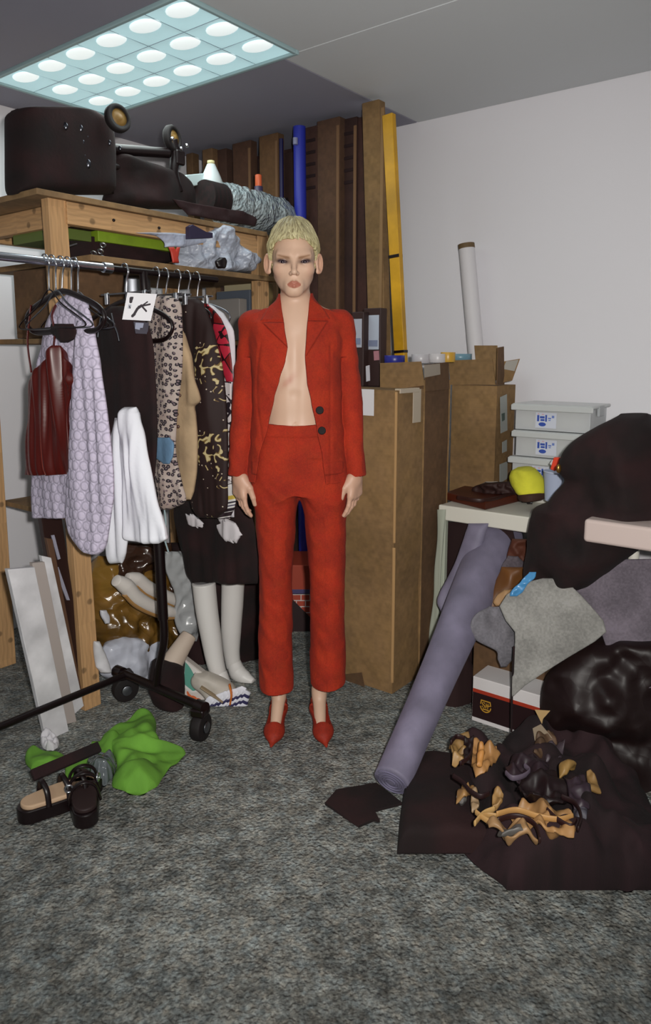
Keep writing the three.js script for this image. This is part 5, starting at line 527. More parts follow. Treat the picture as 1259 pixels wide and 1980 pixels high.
// leather pieces and straps
const hp = (h) => py(h); let nStrap = 0; const grp = 'tan leather offcuts on the heap';
const pieces = [['crumpled tan leather piece at the top left of the heap', [[1424, 878, 906], [1436, 868, 912], [1450, 872, 908], [1466, 882, 898]], 0.15, '#9c7846'], ['bright tan folded leather piece in the upper middle of the heap', [[1432, 916, 946], [1444, 908, 960], [1458, 908, 968], [1472, 912, 954], [1490, 920, 938]], 0.16, '#b98752'], ['orange tan leather sliver on the bright folded piece', [[1452, 926, 934], [1466, 922, 938], [1480, 922, 932]], 0.185, '#c88a48'], ['curled tan leather piece left of the bright folded one', [[1462, 884, 896], [1470, 876, 900], [1482, 874, 896]], 0.15, '#b08954'], ['small tan leather tab beside the folded black cloth', [[1506, 894, 906], [1518, 888, 920], [1532, 884, 912], [1548, 882, 902]], 0.14, '#a27a4a'], ['grey tip of leather under the small tan tab', [[1534, 884, 904], [1546, 882, 902], [1552, 886, 896]], 0.13, '#7d7a78'], ['narrow tan leather tab right of the small tab on the heap', [[1532, 912, 922], [1546, 910, 928], [1562, 912, 926]], 0.135, '#9d8262'], ['rounded tan leather tab in the middle of the heap', [[1524, 956, 968], [1534, 952, 974], [1544, 952, 972], [1548, 954, 964]], 0.165, '#b98f58'], ['broad tan leather piece at the bottom of the heap', [[1552, 1008, 1046], [1564, 990, 1086], [1576, 985, 1106], [1590, 1000, 1114], [1606, 1040, 1114], [1624, 1070, 1110]], 0.16, '#b88a58'], ['long pale tan leather strip below the broad piece', [[1590, 975, 1010], [1600, 940, 1022], [1612, 945, 1034], [1624, 990, 1044]], 0.165, '#b58c60'], ['grey suede piece between the broad leather and the strip', [[1596, 972, 992], [1606, 962, 1012], [1618, 970, 1012]], 0.172, '#6d6864'], ['tan leather edge near the right side of the heap', [[1480, 1092, 1112], [1490, 1080, 1114], [1502, 1082, 1096]], 0.17, '#a48048'], ['tan leather corner at the far right of the heap', [[1492, 1134, 1142], [1504, 1136, 1156], [1518, 1140, 1164]], 0.16, '#a07c4a'], ['dull brown leather piece under the carton scraps', [[1418, 1046, 1066], [1436, 1036, 1078], [1456, 1030, 1060], [1466, 1032, 1044]], 0.10, '#6d5440'], ['mauve grey suede scrap right of the dull brown piece', [[1430, 1062, 1080], [1446, 1050, 1092], [1464, 1056, 1086]], 0.11, '#4f424a'], ['grey suede scrap near the right edge of the heap', [[1560, 1110, 1128], [1576, 1108, 1136], [1594, 1114, 1134]], 0.15, '#57545e'], ['dark plum scrap across the middle of the heap', [[1466, 990, 1030], [1482, 976, 1060], [1498, 982, 1062], [1510, 1000, 1040]], 0.15, '#33242c'], ['black satin scrap over the upper right of the heap', [[1494, 1020, 1070], [1515, 1000, 1090], [1540, 1010, 1100], [1556, 1030, 1090]], 0.17, '#1d0d10'], ['plum grey scrap hanging at the right of the heap', [[1496, 1090, 1130], [1520, 1096, 1140], [1546, 1100, 1146], [1566, 1110, 1140]], 0.165, '#3c2d38'], ['black scrap between the two upper tan pieces', [[1438, 898, 916], [1455, 896, 914], [1474, 898, 912]], 0.17, '#1f0e10']];
for (const [lab, rows, h, col] of pieces) solo('leather_offcut', lab, 'leather', sheet(rows, hp(h), { T: 0.008, fold: 0.026, fx: 26, fy: 26, seed: 110 + nStrap++, th: 0.004, edge: 1, nx: 28, ny: 24, smooth: false }), M(col, 0.5, { map: TX.mottle }), grp);
const straps = [['thin crossed tan strap at the left of the broad leather piece', [[918, 1592], [936, 1572], [956, 1564]], '#c09a62'], ['second crossed tan strap over the first on the heap', [[920, 1570], [938, 1584], [954, 1592]], '#b8905a'], ['third crossed tan strap under the other two', [[926, 1580], [942, 1576], [960, 1578]], '#ad8550'], ['long tan strap running along the broad leather piece', [[960, 1574], [1000, 1566], [1040, 1578], [1080, 1584], [1108, 1578]], '#b88a52'], ['dark strap curling over the broad leather piece', [[962, 1586], [990, 1578], [1016, 1582], [1034, 1594], [1042, 1612], [1044, 1626]], '#2c1414'], ['dark strap looping round the top left leather piece', [[872, 1436], [884, 1424], [902, 1430], [912, 1446], [905, 1466], [890, 1476]], '#2a1416'], ['dark strap crossing the right end of the broad leather piece', [[1058, 1566], [1080, 1586], [1104, 1598], [1114, 1586]], '#2c1414'], ['lilac grey cord lying across the middle of the heap', [[978, 1494], [990, 1504], [1008, 1502], [1024, 1490], [1014, 1480]], '#5f5462'], ['dark strap edging the small tan tabs', [[876, 1500], [894, 1512], [910, 1530], [930, 1540], [946, 1534]], '#241012'], ['dark strap trailing off the right of the heap', [[1086, 1540], [1110, 1552], [1124, 1580], [1118, 1604]], '#241012']];
for (const [lab, pts, col] of straps) solo('leather_strap', lab, 'strap', wire(pts, hp(0.182), 0.0085, { flat: 0.4, n: 8 }), M(col, 0.5), 'straps on the heap');

// ================================================================ the person
const PB = new V3(-0.085, 0, -2.45);                                    // between the heels
const person = thing('person', 'person with cropped bleached hair in an open red suit, standing with arms at the sides', 'person', PB);
baseOf.set(person, new V3());                                           // parts are modelled in the person's own frame: x right in view, y up, z to the camera
const HX = -0.0125, TURN = 0.06;                                                      // middle of the face
function headField(x, y, z) {
  x -= TURN * z;
  const ax = Math.abs(x - HX), sx = x - HX;
  let d = ell(x, y, z, [HX, 1.672, -0.012], [0.0725, 0.097, 0.094]);                         // skull
  d = smin(d, ell(x, y, z, [HX, 1.610, 0.022], [0.056, 0.083, 0.066]), 0.03);               // face
  d = smin(d, seg(ax, y, z, [0.040, 1.588, 0.010], [0.012, 1.542, 0.060], 0.017, 0.013), 0.028);   // jaw
  d = smin(d, ell(x, y, z, [HX, 1.538, 0.066], [0.020, 0.015, 0.017]), 0.022);             // chin
  d = smin(d, ell(ax, y, z, [0.045, 1.608, 0.050], [0.019, 0.018, 0.022]), 0.026);          // cheekbone
  d = smin(d, seg(ax, y, z, [0.012, 1.646, 0.079], [0.046, 1.650, 0.062], 0.008, 0.006), 0.022);  // brow
  d = smax(d, -ell(ax, y, z, [0.034, 1.629, 0.098], [0.018, 0.011, 0.022]), 0.014);        // socket
  d = smin(d, seg(sx, y, z, [0, 1.640, 0.082], [0, 1.598, 0.101], 0.006, 0.0085), 0.012);   // nose
  d = smin(d, ell(x, y, z, [HX, 1.593, 0.103], [0.0095, 0.0085, 0.009]), 0.006);
  d = smin(d, ell(ax, y, z, [0.0105, 1.590, 0.092], [0.0055, 0.006, 0.009]), 0.006);       // wings
  d = smax(d, -ell(ax, y, z, [0.0062, 1.5845, 0.1005], [0.0032, 0.0025, 0.006]), 0.002);    // nostrils
  d = smin(d, ell(x, y, z, [HX, 1.560, 0.070], [0.026, 0.019, 0.017]), 0.016);              // mouth mound
  d = smin(d, seg(ax, y, z, [0.005, 1.5640, 0.0868], [0.019, 1.5575, 0.077], 0.0052, 0.0026), 0.004);   // upper lip
  d = smin(d, seg(ax, y, z, [0.0, 1.5525, 0.0862], [0.016, 1.5555, 0.077], 0.0066, 0.003), 0.004);      // lower lip
  d = smax(d, -seg(ax, y, z, [0, 1.5585, 0.095], [0.023, 1.5565, 0.082], 0.0012, 0.0012), 0.003);
  d = smin(d, ell(ax, y, z, [0.0345, 1.6295, 0.0665], [0.0158, 0.0125, 0.0135]), 0.004);    // lids
  d = smax(d, -ell(ax, y, z, [0.035, 1.6285, 0.084], [0.0135, 0.0036, 0.013]), 0.002);     // opening
  // ears
  const EK = 1.14, ex = (ax - 0.080) * EK, ey = (y - 1.632) * EK, ez = (z + 0.006) * EK;
  const lu = ex * 0.62 + ez * -0.78, ln = ex * 0.78 + ez * 0.62;        // across and through the ear
  let e = ell(lu, ey, ln, [0.006, 0, 0], [0.020, 0.034 - 0.0, 0.006]);
  e = smin(e, Math.hypot(Math.hypot((lu - 0.006) / 0.017, ey / 0.031) * 0.02 - 0.02, ln - 0.003) - 0.0038, 0.004);
  e = smax(e, -ell(lu, ey, ln, [0.004, -0.002, 0.007], [0.010, 0.020, 0.006]), 0.004);
  e = smin(e, ell(lu, ey, ln, [-0.002, -0.030, 0.0], [0.009, 0.008, 0.005]), 0.006);
  d = smin(d, e / EK, 0.006);
  return d;
}
function bodyField(x, y, z) {
  const sx = x + 0.006, ax = Math.abs(sx);
  let d = seg(x, y, z, [-0.008, 1.57, -0.018], [-0.007, 1.455, -0.034], 0.0455, 0.053);                   // neck
  d = smin(d, seg(ax, y, z, [0.02, 1.472, -0.045], [0.125, 1.432, -0.040], 0.042, 0.044), 0.05);          // trapezius
  d = smin(d, ell(x, y, z, [-0.006, 1.325, -0.030], [0.128, 0.160, 0.088]), 0.07);                        // ribs
  d = smin(d, ell(ax, y, z, [0.062, 1.335, 0.022], [0.056, 0.060, 0.036]), 0.04);
  d = smin(d, ell(x, y, z, [-0.008, 1.14, -0.025], [0.104, 0.15, 0.074]), 0.08);                          // waist
  d = smin(d, ell(x, y, z, [0.002, 1.00, -0.03], [0.118, 0.10, 0.072]), 0.08);                            // pelvis
  d = smin(d, seg(ax, y, z, [0.010, 1.438, 0.018], [0.118, 1.446, -0.010], 0.0085, 0.008), 0.018);        // collarbones
  d = smax(d, -seg(x, y, z, [-0.007, 1.40, 0.078], [-0.007, 1.22, 0.074], 0.006, 0.006), 0.03);           // breastbone
  d = smax(d, -seg(x, y, z, [-0.009, 1.20, 0.070], [-0.009, 1.12, 0.066], 0.006, 0.006), 0.03);
  d = smax(d, -ell(x, y, z, [-0.009, 1.111, 0.058], [0.005, 0.006, 0.012]), 0.006);                       // navel
  for (const s of [-1, 1]) {
    const sh = [s * 0.140 - 0.006, 1.432, -0.035], el = s < 0 ? [-0.184, 1.195, -0.045] : [0.178, 1.195, -0.045], wr = s < 0 ? [-0.199, 0.955, 0.004] : [0.192, 0.955, 0.004];
    d = smin(d, seg(x, y, z, sh, el, 0.040, 0.031), 0.04); d = smin(d, seg(x, y, z, el, wr, 0.031, 0.0205), 0.02);
    const hp_ = [s * 0.078 + 0.003, 0.93, -0.03], kn = [s * 0.085 + 0.008, 0.54, -0.03], an = s < 0 ? [-0.077, 0.135, -0.058] : [0.070, 0.135, -0.058];
    d = smin(d, seg(x, y, z, hp_, kn, 0.056, 0.042), 0.04); d = smin(d, seg(x, y, z, kn, an, 0.038, 0.0245), 0.03);
    const ba = s < 0 ? [-0.086, 0.030, 0.035] : [0.075, 0.030, 0.035], he = s < 0 ? [-0.078, 0.088, -0.080] : [0.067, 0.088, -0.080];
    d = smin(d, seg(x, y, z, an, he, 0.024, 0.021), 0.02); d = smin(d, seg(x, y, z, [an[0], 0.105, -0.045], ba, 0.0245, 0.019), 0.02);
  }
  return d;
}
// hands: palm, five separate fingers, each its own chain
function handField(s) {
  const wr = s < 0 ? new V3(-0.200, 0.946, 0.004) : new V3(0.193, 0.946, 0.004);
  const down = new V3(-s * 0.01, -1, 0.05).normalize(), side = new V3(-s * 0.60, 0.02, 0.80).normalize(), nrm = new V3().crossVectors(down, side).multiplyScalar(s < 0 ? 1 : -1).normalize();   // side: towards the thumb; nrm: out of the palm, towards the thigh
  if (nrm.x * s > 0) nrm.negate();
  const at = (d, t, n) => { const p = wr.clone().addScaledVector(down, d).addScaledVector(side, t).addScaledVector(nrm, n); return [p.x, p.y, p.z]; };
  const S = [];
  S.push([at(0, 0, 0), at(0.03, 0.002, 0), 0.0205, 0.021, 0.012]);
  for (const [t, l] of [[0.026, 0.080], [0.010, 0.083], [-0.008, 0.080], [-0.024, 0.073]]) S.push([at(0.022, t * 0.7, 0), at(l, t, 0.0), 0.0145, 0.0118, 0.012]);
  const F = [[0.029, 0.080, [0.036, 0.022, 0.018], 0.0086, 14], [0.0105, 0.084, [0.040, 0.025, 0.019], 0.0088, 20], [-0.0085, 0.081, [0.037, 0.024, 0.019], 0.0084, 26], [-0.0265, 0.073, [0.029, 0.018, 0.016], 0.0074, 32]];
  for (const [t, l, L, r, bend] of F) { let d = l - 0.004, n = 0, a = bend * 0.6 * rad, p = at(d, t, n); for (let i = 0; i < 3; i++) { d += Math.cos(a) * L[i]; n += Math.sin(a) * L[i]; const q = at(d, t * (1 + 0.04 * i), n); S.push([p, q, r * (1 - 0.08 * i), r * (1 - 0.08 * (i + 1)), i ? 0.003 : 0.006]); p = q; a += bend * rad * (i ? 0.7 : 1.1); } }
  const th = [at(0.020, 0.018, 0.004), at(0.052, 0.040, 0.016), at(0.084, 0.045, 0.026), at(0.108, 0.042, 0.034)];
  S.push([th[0], th[1], 0.0155, 0.0115, 0.014], [th[1], th[2], 0.0112, 0.0096, 0.004], [th[2], th[3], 0.0095, 0.0078, 0.003]);
  return (x, y, z) => { let d = 9; for (const [a, b, r1, r2, k] of S) d = smin(d, seg(x, y, z, a, b, r1, r2), k); return d; };
}
const handL = handField(-1), handR = handField(1);
const whole = (x, y, z) => { let d = bodyField(x, y, z); if (y > 1.44) d = smin(d, headField(x, y, z), 0.022); if (y < 1.02 && y > 0.7) { d = smin(d, x < 0 ? handL(x, y, z) : handR(x, y, z), 0.01); } return d; };
const bump3 = (x, y, c, r, k = 1) => Math.exp(-(((x - c[0]) / r[0]) ** 2 + ((y - c[1]) / r[1]) ** 2) * k);
const SK = { skin: [0.62, 0.405, 0.29], lip: [0.40, 0.135, 0.09], kohl: [0.035, 0.014, 0.020], brow: [0.30, 0.16, 0.085], blush: [0.58, 0.27, 0.19], mark: [0.44, 0.16, 0.10] };
function skin(x, y, z) {
  let c = SK.skin.slice(); const m = 0.04 * fbm(x * 40, y * 40, z * 40, 2); c = c.map((v) => v * (1 + m)); const xt = x - TURN * z, ax = Math.abs(xt - HX), sx = xt - HX;
  if (y > 1.5 && z > 0.02) {
    c = mixc(c, SK.blush, 0.3 * bump3(ax, y, [0.054, 1.606], [0.014, 0.022]));
    c = mixc(c, SK.brow, 0.9 * Math.exp(-(((y - (1.6425 + (ax - 0.03) * 0.30)) / 0.0030) ** 2)) * sstep(0.010, 0.018, ax) * sstep(0.058, 0.046, ax));
    c = mixc(c, SK.brow, 0.75 * bump3(ax, y, [0.035, 1.637], [0.021, 0.0075]));
    c = mixc(c, SK.kohl, 0.97 * clamp(1.9 * bump3(ax, y, [0.036, 1.6290 + (ax - 0.035) * 0.15], [0.0165, 0.0060], 1)));
    const lw = 0.0218, up = 1.5585 + 0.0105 * (1 - (ax / lw) ** 2) - 0.002 * Math.exp(-((sx / 0.004) ** 2)), lo = 1.5585 - 0.0125 * Math.sqrt(Math.max(0, 1 - (ax / lw) ** 2)); if (z > 0.06 && ax < lw && y < up + 0.001 && y > lo - 0.001) c = mixc(c, SK.lip, 0.95 * sstep(up + 0.0012, up - 0.0012, y) * sstep(lo - 0.0012, lo + 0.0012, y));
  }
  if (Math.abs(x - HX) > 0.058 && y > 1.63 && y < 1.71 && z > 0.0) c = mixc(c, [0.17, 0.125, 0.085], 0.75 * sstep(0.060, 0.066, ax) * clamp(0.75 + 0.7 * vn(x * 300, y * 120, z * 300)) * sstep(1.632, 1.645, y));
  if (Math.abs(x - HX) > 0.078 && y > 1.58 && y < 1.68) c = mixc(c, [0.62, 0.30, 0.19], 0.55);
  if (y < 1.3 && y > 1.17 && z > 0) { const u = (x + 0.026) * 0.72 + (y - 1.256) * 0.69, w = -(x + 0.026) * 0.69 + (y - 1.256) * 0.72; c = mixc(c, SK.mark, 0.95 * Math.exp(-((u / 0.030) ** 2) - ((w / 0.0105) ** 2)) * clamp(0.7 + 0.5 * fbm(x * 90, y * 90, 1, 2))); }
  if (y < 1.0 && y > 0.7) c = mixc(c, [0.55, 0.29, 0.20], 0.5);
  return c;
}
{ const sk = new THREE.MeshPhysicalMaterial({ vertexColors: true, roughness: 0.5, sheen: 0.15, sheenRoughness: 0.5, bumpMap: TX.mottle, bumpScale: 0.0003 });
  const gs = [nets(whole, [-0.128, 1.492, -0.125], [0.112, 1.79, 0.13], 0.0020, skin), nets(whole, [-0.25, 1.0, -0.15], [0.25, 1.500, 0.13], 0.007, skin), nets(whole, [-0.25, 0.955, -0.15], [0.25, 1.008, 0.13], 0.007, skin),
    nets(whole, [-0.265, 0.74, -0.07], [-0.135, 0.962, 0.10], 0.0028, skin), nets(whole, [0.125, 0.74, -0.07], [0.265, 0.962, 0.10], 0.0028, skin), nets((x, y, z) => (Math.abs(x) > 0.16 ? 1 : bodyField(x, y, z)), [-0.17, -0.005, -0.15], [0.17, 0.962, 0.10], 0.007, skin)];
  const g = mergeGeometries(gs, false); const body = add(person, 'body', g, sk);
  for (const s of [-1, 1]) { const e = new V3(HX + TURN * 0.0665 + s * 0.035, 1.6285, 0.0665); const eye = add(person, 'eye', new THREE.SphereGeometry(0.0122, 28, 20).translate(e.x, e.y, e.z), M('#7a6c70', 0.2)); const ir = new THREE.SphereGeometry(0.0124, 24, 10, 0, 6.29, 0, 0.52); ir.rotateX(Math.PI / 2 - 0.02).translate(e.x, e.y, e.z); add(eye, 'iris', ir, M('#20131c', 0.1)); }
}
// ---------------------------------------------------------------- hair
{ const HC = [HX, 1.672, -0.012], HR = [0.0725, 0.097, 0.094];
  const f = (x, y, z) => { const sx = x - HX, ax = Math.abs(sx); const yaw = Math.atan2(sx, z + 0.02); const th = 0.0085 + 0.004 * vn(yaw * 15, y * 22, 3) + 0.002 * vn(yaw * 34, y * 40, 8);
    let d = ell(x, y, z, HC, HR) - th;
    const line = z > 0.035 ? 1.697 + 0.006 * vn(sx * 60, 0, 2) - 0.022 * sstep(0.035, 0.068, ax) : lerp(1.592, 1.668, sstep(-0.04, 0.035, z)); return Math.max(d, (line - y) * 0.8); };
  const blond = (x, y, z) => { const sx = x - HX, yaw = Math.atan2(sx, z + 0.02), n = 0.5 + 0.8 * vn(yaw * 26, y * 14, 6) + 0.5 * vn(yaw * 60, y * 30, 16); const root = sstep(1.715, 1.765, y + 0.012 * vn(sx * 90, z * 90, 4)); let c = mixc([0.56, 0.50, 0.27], [0.36, 0.31, 0.15], clamp(n)); c = mixc(c, [0.14, 0.105, 0.07], 0.75 * root * clamp(0.5 + n)); return c; };
  const cap_ = nets(f, [-0.115, 1.57, -0.13], [0.095, 1.81, 0.12], 0.0028, blond);
  const r = rng(11), locks = [];
  const onSkull = (yaw, el, off) => { const c = Math.cos(el), dir = new V3(Math.sin(yaw) * c, Math.sin(el), Math.cos(yaw) * c); const k = 1 / Math.sqrt((dir.x / HR[0]) ** 2 + (dir.y / HR[1]) ** 2 + (dir.z / HR[2]) ** 2); return new V3(...HC).addScaledVector(dir, k + off); };
  for (let i = 0; i < 560; i++) { const yaw = (r() * 2 - 1) * (i < 360 ? 1.25 : 2.9), ay = Math.abs(yaw), e0 = 1.5 - r() * 1.05, len = 0.35 + 0.35 * r(); const low = ay < 0.85 ? 0.21 + 0.13 * r() - 0.08 * ay : ay < 1.5 ? lerp(0.16, -0.22, (ay - 0.85) / 0.65) + 0.16 * r() : -0.15 + 0.2 * r(); const eEnd = Math.max(low, e0 - len - 0.15); const tw = (r() - 0.5) * 0.42; const pts = []; for (let k = 0; k <= 4; k++) { const t = k / 4; pts.push(onSkull(yaw * (0.55 + 0.45 * t) + tw * t, lerp(e0, eEnd, t), 0.0062 + 0.0045 * Math.sin(t * 2.6) + 0.003 * r())); }
    const g = sweep(pts, [0.0018, 0.0036, 0.0036, 0.0026, 0.0004], { n: 5, seg: 9, flat: 0.5 }); const p = g.attributes.position, col = new Float32Array(p.count * 3), t = r(), root = sstep(0.35, 1.0, e0) * sstep(1.7, 0.7, ay) * (0.25 + 0.75 * r()), c = mixc([0.60, 0.54, 0.31], [0.27, 0.22, 0.11], t * t), dk = [0.11, 0.085, 0.055]; for (let q = 0; q < p.count; q++) col.set(mixc(c, dk, root * (1 - 0.85 * Math.min(1, Math.floor(q / 6) / 9))), q * 3); g.setAttribute('color', new THREE.BufferAttribute(col, 3)); locks.push(g.toNonIndexed()); }
  const g = mergeGeometries([cap_, ...locks], false); add(person, 'hair', g, new THREE.MeshStandardMaterial({ vertexColors: true, roughness: 0.55 }), 'short bleached blond hair'); }
// ---------------------------------------------------------------- red trousers
const redCloth = M('#ac2c0a', 0.9, { map: TX.red, bumpMap: TX.weave, bumpScale: 0.0012 });
const foldN = (x, y, z, s) => 0.0042 * vn(x * 16, y * 6, z * 16 + s) + 0.0026 * vn(x * 34 + y * 20, y * 24, z * 30 + s);
{ const T = [[0.14, -0.086, 0.0625, 0.1015, 0.0635], [0.35, -0.084, 0.060, 0.0985, 0.0615], [0.569, -0.0825, 0.0585, 0.0985, 0.0615], [0.76, -0.081, 0.069, 0.092, 0.071], [0.86, -0.079, 0.0785, 0.085, 0.079], [0.90, -0.078, 0.082, 0.083, 0.083], [0.95, -0.076, 0.082, 0.083, 0.082], [1.12, -0.07, 0.06, 0.07, 0.06]];
  const hip = [[0.84, 0.158, 0.087], [0.92, 0.163, 0.094], [1.0, 0.150, 0.096], [1.06, 0.130, 0.090], [1.13, 0.118, 0.086]];
  const f0 = (x, y, z) => { const [lx, lr, rx, rr] = poly(T, y); const zz = (z + 0.032) / 1.16; let d = 9;
      const kneeB = 0.006 * Math.exp(-(((y - 0.56) / 0.1) ** 2));
      d = Math.min(d, Math.hypot(x - lx, zz - kneeB) - lr); d = Math.min(d, Math.hypot(x - rx, zz - kneeB) - rr);
      if (y > 0.79) { const [w, dp] = poly(hip, y); const k = Math.pow(Math.pow(Math.abs(x - 0.004) / w, 2.4) + Math.pow(Math.abs(z + 0.028) / dp, 2.4), 1 / 2.4); const h = (k - 1) * Math.min(w, dp); d = smin(d, Math.max(h, (0.868 + 0.10 * Math.max(0, Math.abs(x - 0.004) * -0.6 + 0.0) - y) * 0.5), 0.03); }
      d += foldN(x, y, z, 2) * (y > 1.0 ? 0.4 : 1); d += 0.0018 * Math.exp(-(((x - (x < 0.01 ? lx : rx)) / 0.004) ** 2)) * (y < 0.85 && z > 0 ? -1 : 0);
      if (y > 0.93 && y < 1.085 && z > 0) { d += 0.0025 * Math.exp(-(((x + 0.008) / 0.003) ** 2)); }
      if (y > 0.9) d -= 0.0035 * sstep(1.070, 1.074, y);
      return d; };
  const f = (x, y, z) => { const d = f0(x, y, z); const top = 1.107 + 0.006 * Math.abs(x + 0.01) / 0.1; const hem = x < 0.008 ? 0.158 + 0.02 * (x + 0.09) * (x < -0.09 ? -0.6 : 0.4) : 0.172 + 0.16 * Math.max(0, x - 0.10); return smax(Math.max(d, y - top, hem - y - 0.10 * Math.max(0, -z - 0.03)), -(Math.max(d + 0.013, y - 1.2)), 0.001); };
  add(person, 'trousers', nets(f, [-0.185, 0.11, -0.16], [0.19, 1.135, 0.10], 0.0055), redCloth); }
// ---------------------------------------------------------------- red jacket
{ const tor = [[0.90, 0.171, 0.122], [0.95, 0.170, 0.120], [1.05, 0.158, 0.112], [1.14, 0.150, 0.105], [1.22, 0.150, 0.108], [1.31, 0.154, 0.118], [1.38, 0.158, 0.116], [1.44, 0.160, 0.100], [1.475, 0.150, 0.085]];
  const eL = [[0.90, -0.142], [1.0, -0.128], [1.112, -0.094], [1.20, -0.074], [1.26, -0.056], [1.32, -0.036], [1.362, -0.029], [1.43, -0.040], [1.499, -0.052], [1.54, -0.058]], eR = [[0.90, 0.094], [1.0, 0.082], [1.105, 0.062], [1.19, 0.045], [1.25, 0.032], [1.331, 0.026], [1.40, 0.031], [1.499, 0.038], [1.54, 0.043]];
  const top = (x) => { const a = Math.abs(x + 0.006); return 1.520 - 0.035 * sstep(0.045, 0.075, a) - 0.000 * a + (a > 0.07 ? -(a - 0.07) * 0.05 : 0); };
  const torso = (x, y, z) => { const [w, dp] = poly(tor, y); const k = Math.pow(Math.pow(Math.abs(x + 0.005) / w, 2.5) + Math.pow(Math.abs(z + 0.026) / dp, 2.5), 1 / 2.5); let d = (k - 1) * Math.min(w, dp);
      const slope = (y - (1.488 - 0.16 * Math.max(0, Math.abs(x + 0.006) - 0.10) - 0.8 * Math.max(0, Math.abs(z + 0.035) - 0.045))) * 0.85; d = smax(d, slope, 0.03);
      const cone = seg(x, y, z, [-0.007, 1.53, -0.022], [-0.007, 1.43, -0.032], 0.052, 0.085); return smin(d, Math.max(cone, y - (1.533 - 0.12 * Math.max(0, z + 0.02))), 0.035); };
  const arm = (x, y, z, s) => { const sh = [s * 0.147 - 0.006, 1.440, -0.036], el = s < 0 ? [-0.182, 1.205, -0.045] : [0.176, 1.205, -0.045], cf = s < 0 ? [-0.203, 0.925, -0.002] : [0.195, 0.925, -0.002]; let d = Math.min(seg(x, y, z, sh, el, 0.046, 0.0435), seg(x, y, z, el, cf, 0.0435, 0.0345)); d += 0.005 * vn(x * 10, y * 9 + Math.abs(x) * 12, z * 14 + s * 4) + 0.003 * vn(x * 30, y * 34, z * 30); return d; };
  const lapL = (x, y) => { const e = poly(eL, y)[0]; if (x > e + 0.02) return 1; const out = y > 1.447 ? lerp(-0.118, -0.070, (y - 1.447) / 0.09) : lerp(-0.029, -0.128, clamp((y - 1.362) / 0.095)); return y > 1.358 ? Math.max(out - x, (0.0035 - Math.abs(y - 1.444)) * 2) : 1; };
  const lapR = (x, y) => { const e = poly(eR, y)[0]; if (x < e - 0.02) return 1; const out = y > 1.452 ? lerp(0.105, 0.058, (y - 1.452) / 0.08) : lerp(0.030, 0.108, clamp((y - 1.335) / 0.125)); return y > 1.335 ? Math.max(x - out, (0.0035 - Math.abs(y - 1.449)) * 2) : 1; };
  const f = (x, y, z) => {
    let o = torso(x, y, z) + foldN(x, y, z, 7) * 0.8; if (z > 0.02) { o += 0.0016 * Math.exp(-(((x + 0.113 - 0.02 * Math.sin(y * 9)) / 0.005) ** 2)) * sstep(1.40, 1.36, y) + 0.0016 * Math.exp(-(((x - 0.108) / 0.005) ** 2)) * sstep(1.40, 1.36, y); }
    const solid = o; const lp0 = z > -0.03 ? Math.min(lapL(x, y), lapR(x, y)) : 1, pk0 = z > 0 ? Math.max(Math.abs(Math.abs(x) - 0.118) - 0.034, Math.abs(y - 0.968) - 0.020) : 1; let sh = Math.max(o - 0.006 * sstep(0.003, -0.003, lp0) - 0.004 * sstep(0.003, -0.003, pk0), -(o + 0.010));
    const l = poly(eL, y)[0], r = poly(eR, y)[0]; if (z > -0.025) sh = smax(sh, Math.min(x - l, r - x), 0.003);
    if (y > 1.45) sh = Math.max(sh, -(seg(x, y, z, [-0.007, 1.60, 0.0], [-0.007, 1.44, 0.0], 0.050, 0.047)));
    let a = x < 0 ? arm(x, y, z, -1) : arm(x, y, z, 1); a = smax(Math.max(a, 0.934 - y), -(Math.max(a + 0.007, y - 1.02)), 0.001);
    let d = y > 1.25 ? smin(sh, Math.max(a, 0), 0.0001) : sh; d = smin(sh, a, y > 1.33 ? 0.022 : 0.004);
    if (z > -0.025 && x > l + 0.004 && x < r - 0.004) d = Math.max(d, Math.min(x - l, r - x));
    return Math.max(d, 0.916 - y - 0.012 * Math.max(0, 1 - Math.abs(x + 0.0) / 0.1)); };
  add(person, 'jacket', nets(f, [-0.265, 0.90, -0.18], [0.262, 1.56, 0.14], 0.0034), redCloth);
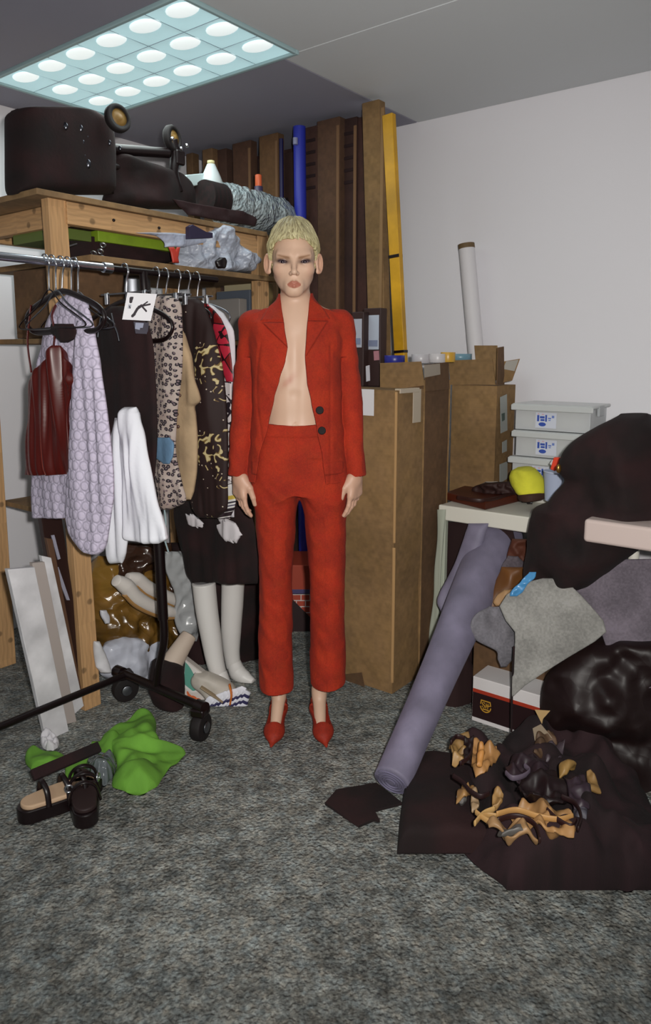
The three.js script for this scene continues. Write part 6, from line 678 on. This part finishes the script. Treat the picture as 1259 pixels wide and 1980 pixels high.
  for (const [x, y] of [[0.073, 1.160], [0.080, 1.094]]) { const b = add(person, 'button', lathe([[0, 0], [0.0125, 0], [0.0132, 0.003], [0.0105, 0.0052], [0.008, 0.0038], [0, 0.0038]], 24).rotateX(Math.PI / 2).translate(x, y, 0.0715 + (y < 1.12 ? 0.004 : 0)), M('#100506', 0.8), 'dark button'); } }
// ---------------------------------------------------------------- pointed red shoes
for (const s of [-1, 1]) { const an = s < 0 ? [-0.078, 0.056] : [0.067, 0.056], tx = s < 0 ? -0.094 : 0.095, hx = an[0], bx0 = lerp(hx, tx, 0.62);
  const f = (x, y, z) => { let d = seg(x, y, z, [hx, 0.082, -0.082], [hx, 0.070, -0.05], 0.029, 0.030); d = smin(d, seg(x, y, z, [hx, 0.070, -0.05], [bx0, 0.034, 0.035], 0.029, 0.032), 0.02); const q = ell(x, y * 1.0, z, [bx0, 0.028, 0.045], [0.036, 0.027, 0.05]); d = smin(d, q, 0.015); d = smin(d, seg(x, y, z, [bx0, 0.022, 0.05], [tx, 0.012, 0.112], 0.024, 0.005), 0.012);
    const topline = 0.074 - 0.30 * (z + 0.02) * (z > -0.02 ? 1 : 0) + (z < -0.06 ? 0.022 : 0); d = smax(d, y - Math.max(topline, z > 0.042 ? 1 : topline), 0.004); d = Math.max(d, 0.003 - y); const hollow = Math.max(seg(x, y, z, [hx, 0.105, -0.075], [bx0, 0.055, 0.03], 0.0235, 0.024)); if (z < 0.04) d = smax(d, -hollow, 0.003);
    const ground = y - (0.004 + 0.058 * sstep(0.03, -0.075, z)); d = smax(d, -ground, 0.003);
    d = Math.min(d, seg(x, y, z, [hx, 0.068, -0.098], [hx, 0.004, -0.104], 0.011, 0.0048)); return Math.max(d, 0.001 - y); };
  const sh = add(person, 'shoe', nets(f, [Math.min(hx, tx) - 0.05, -0.004, -0.13], [Math.max(hx, tx) + 0.05, 0.125, 0.13], 0.0025), M('#a02808', 0.75, { map: TX.red }), 'pointed red court shoe'); }

renderer.render(scene, camera);
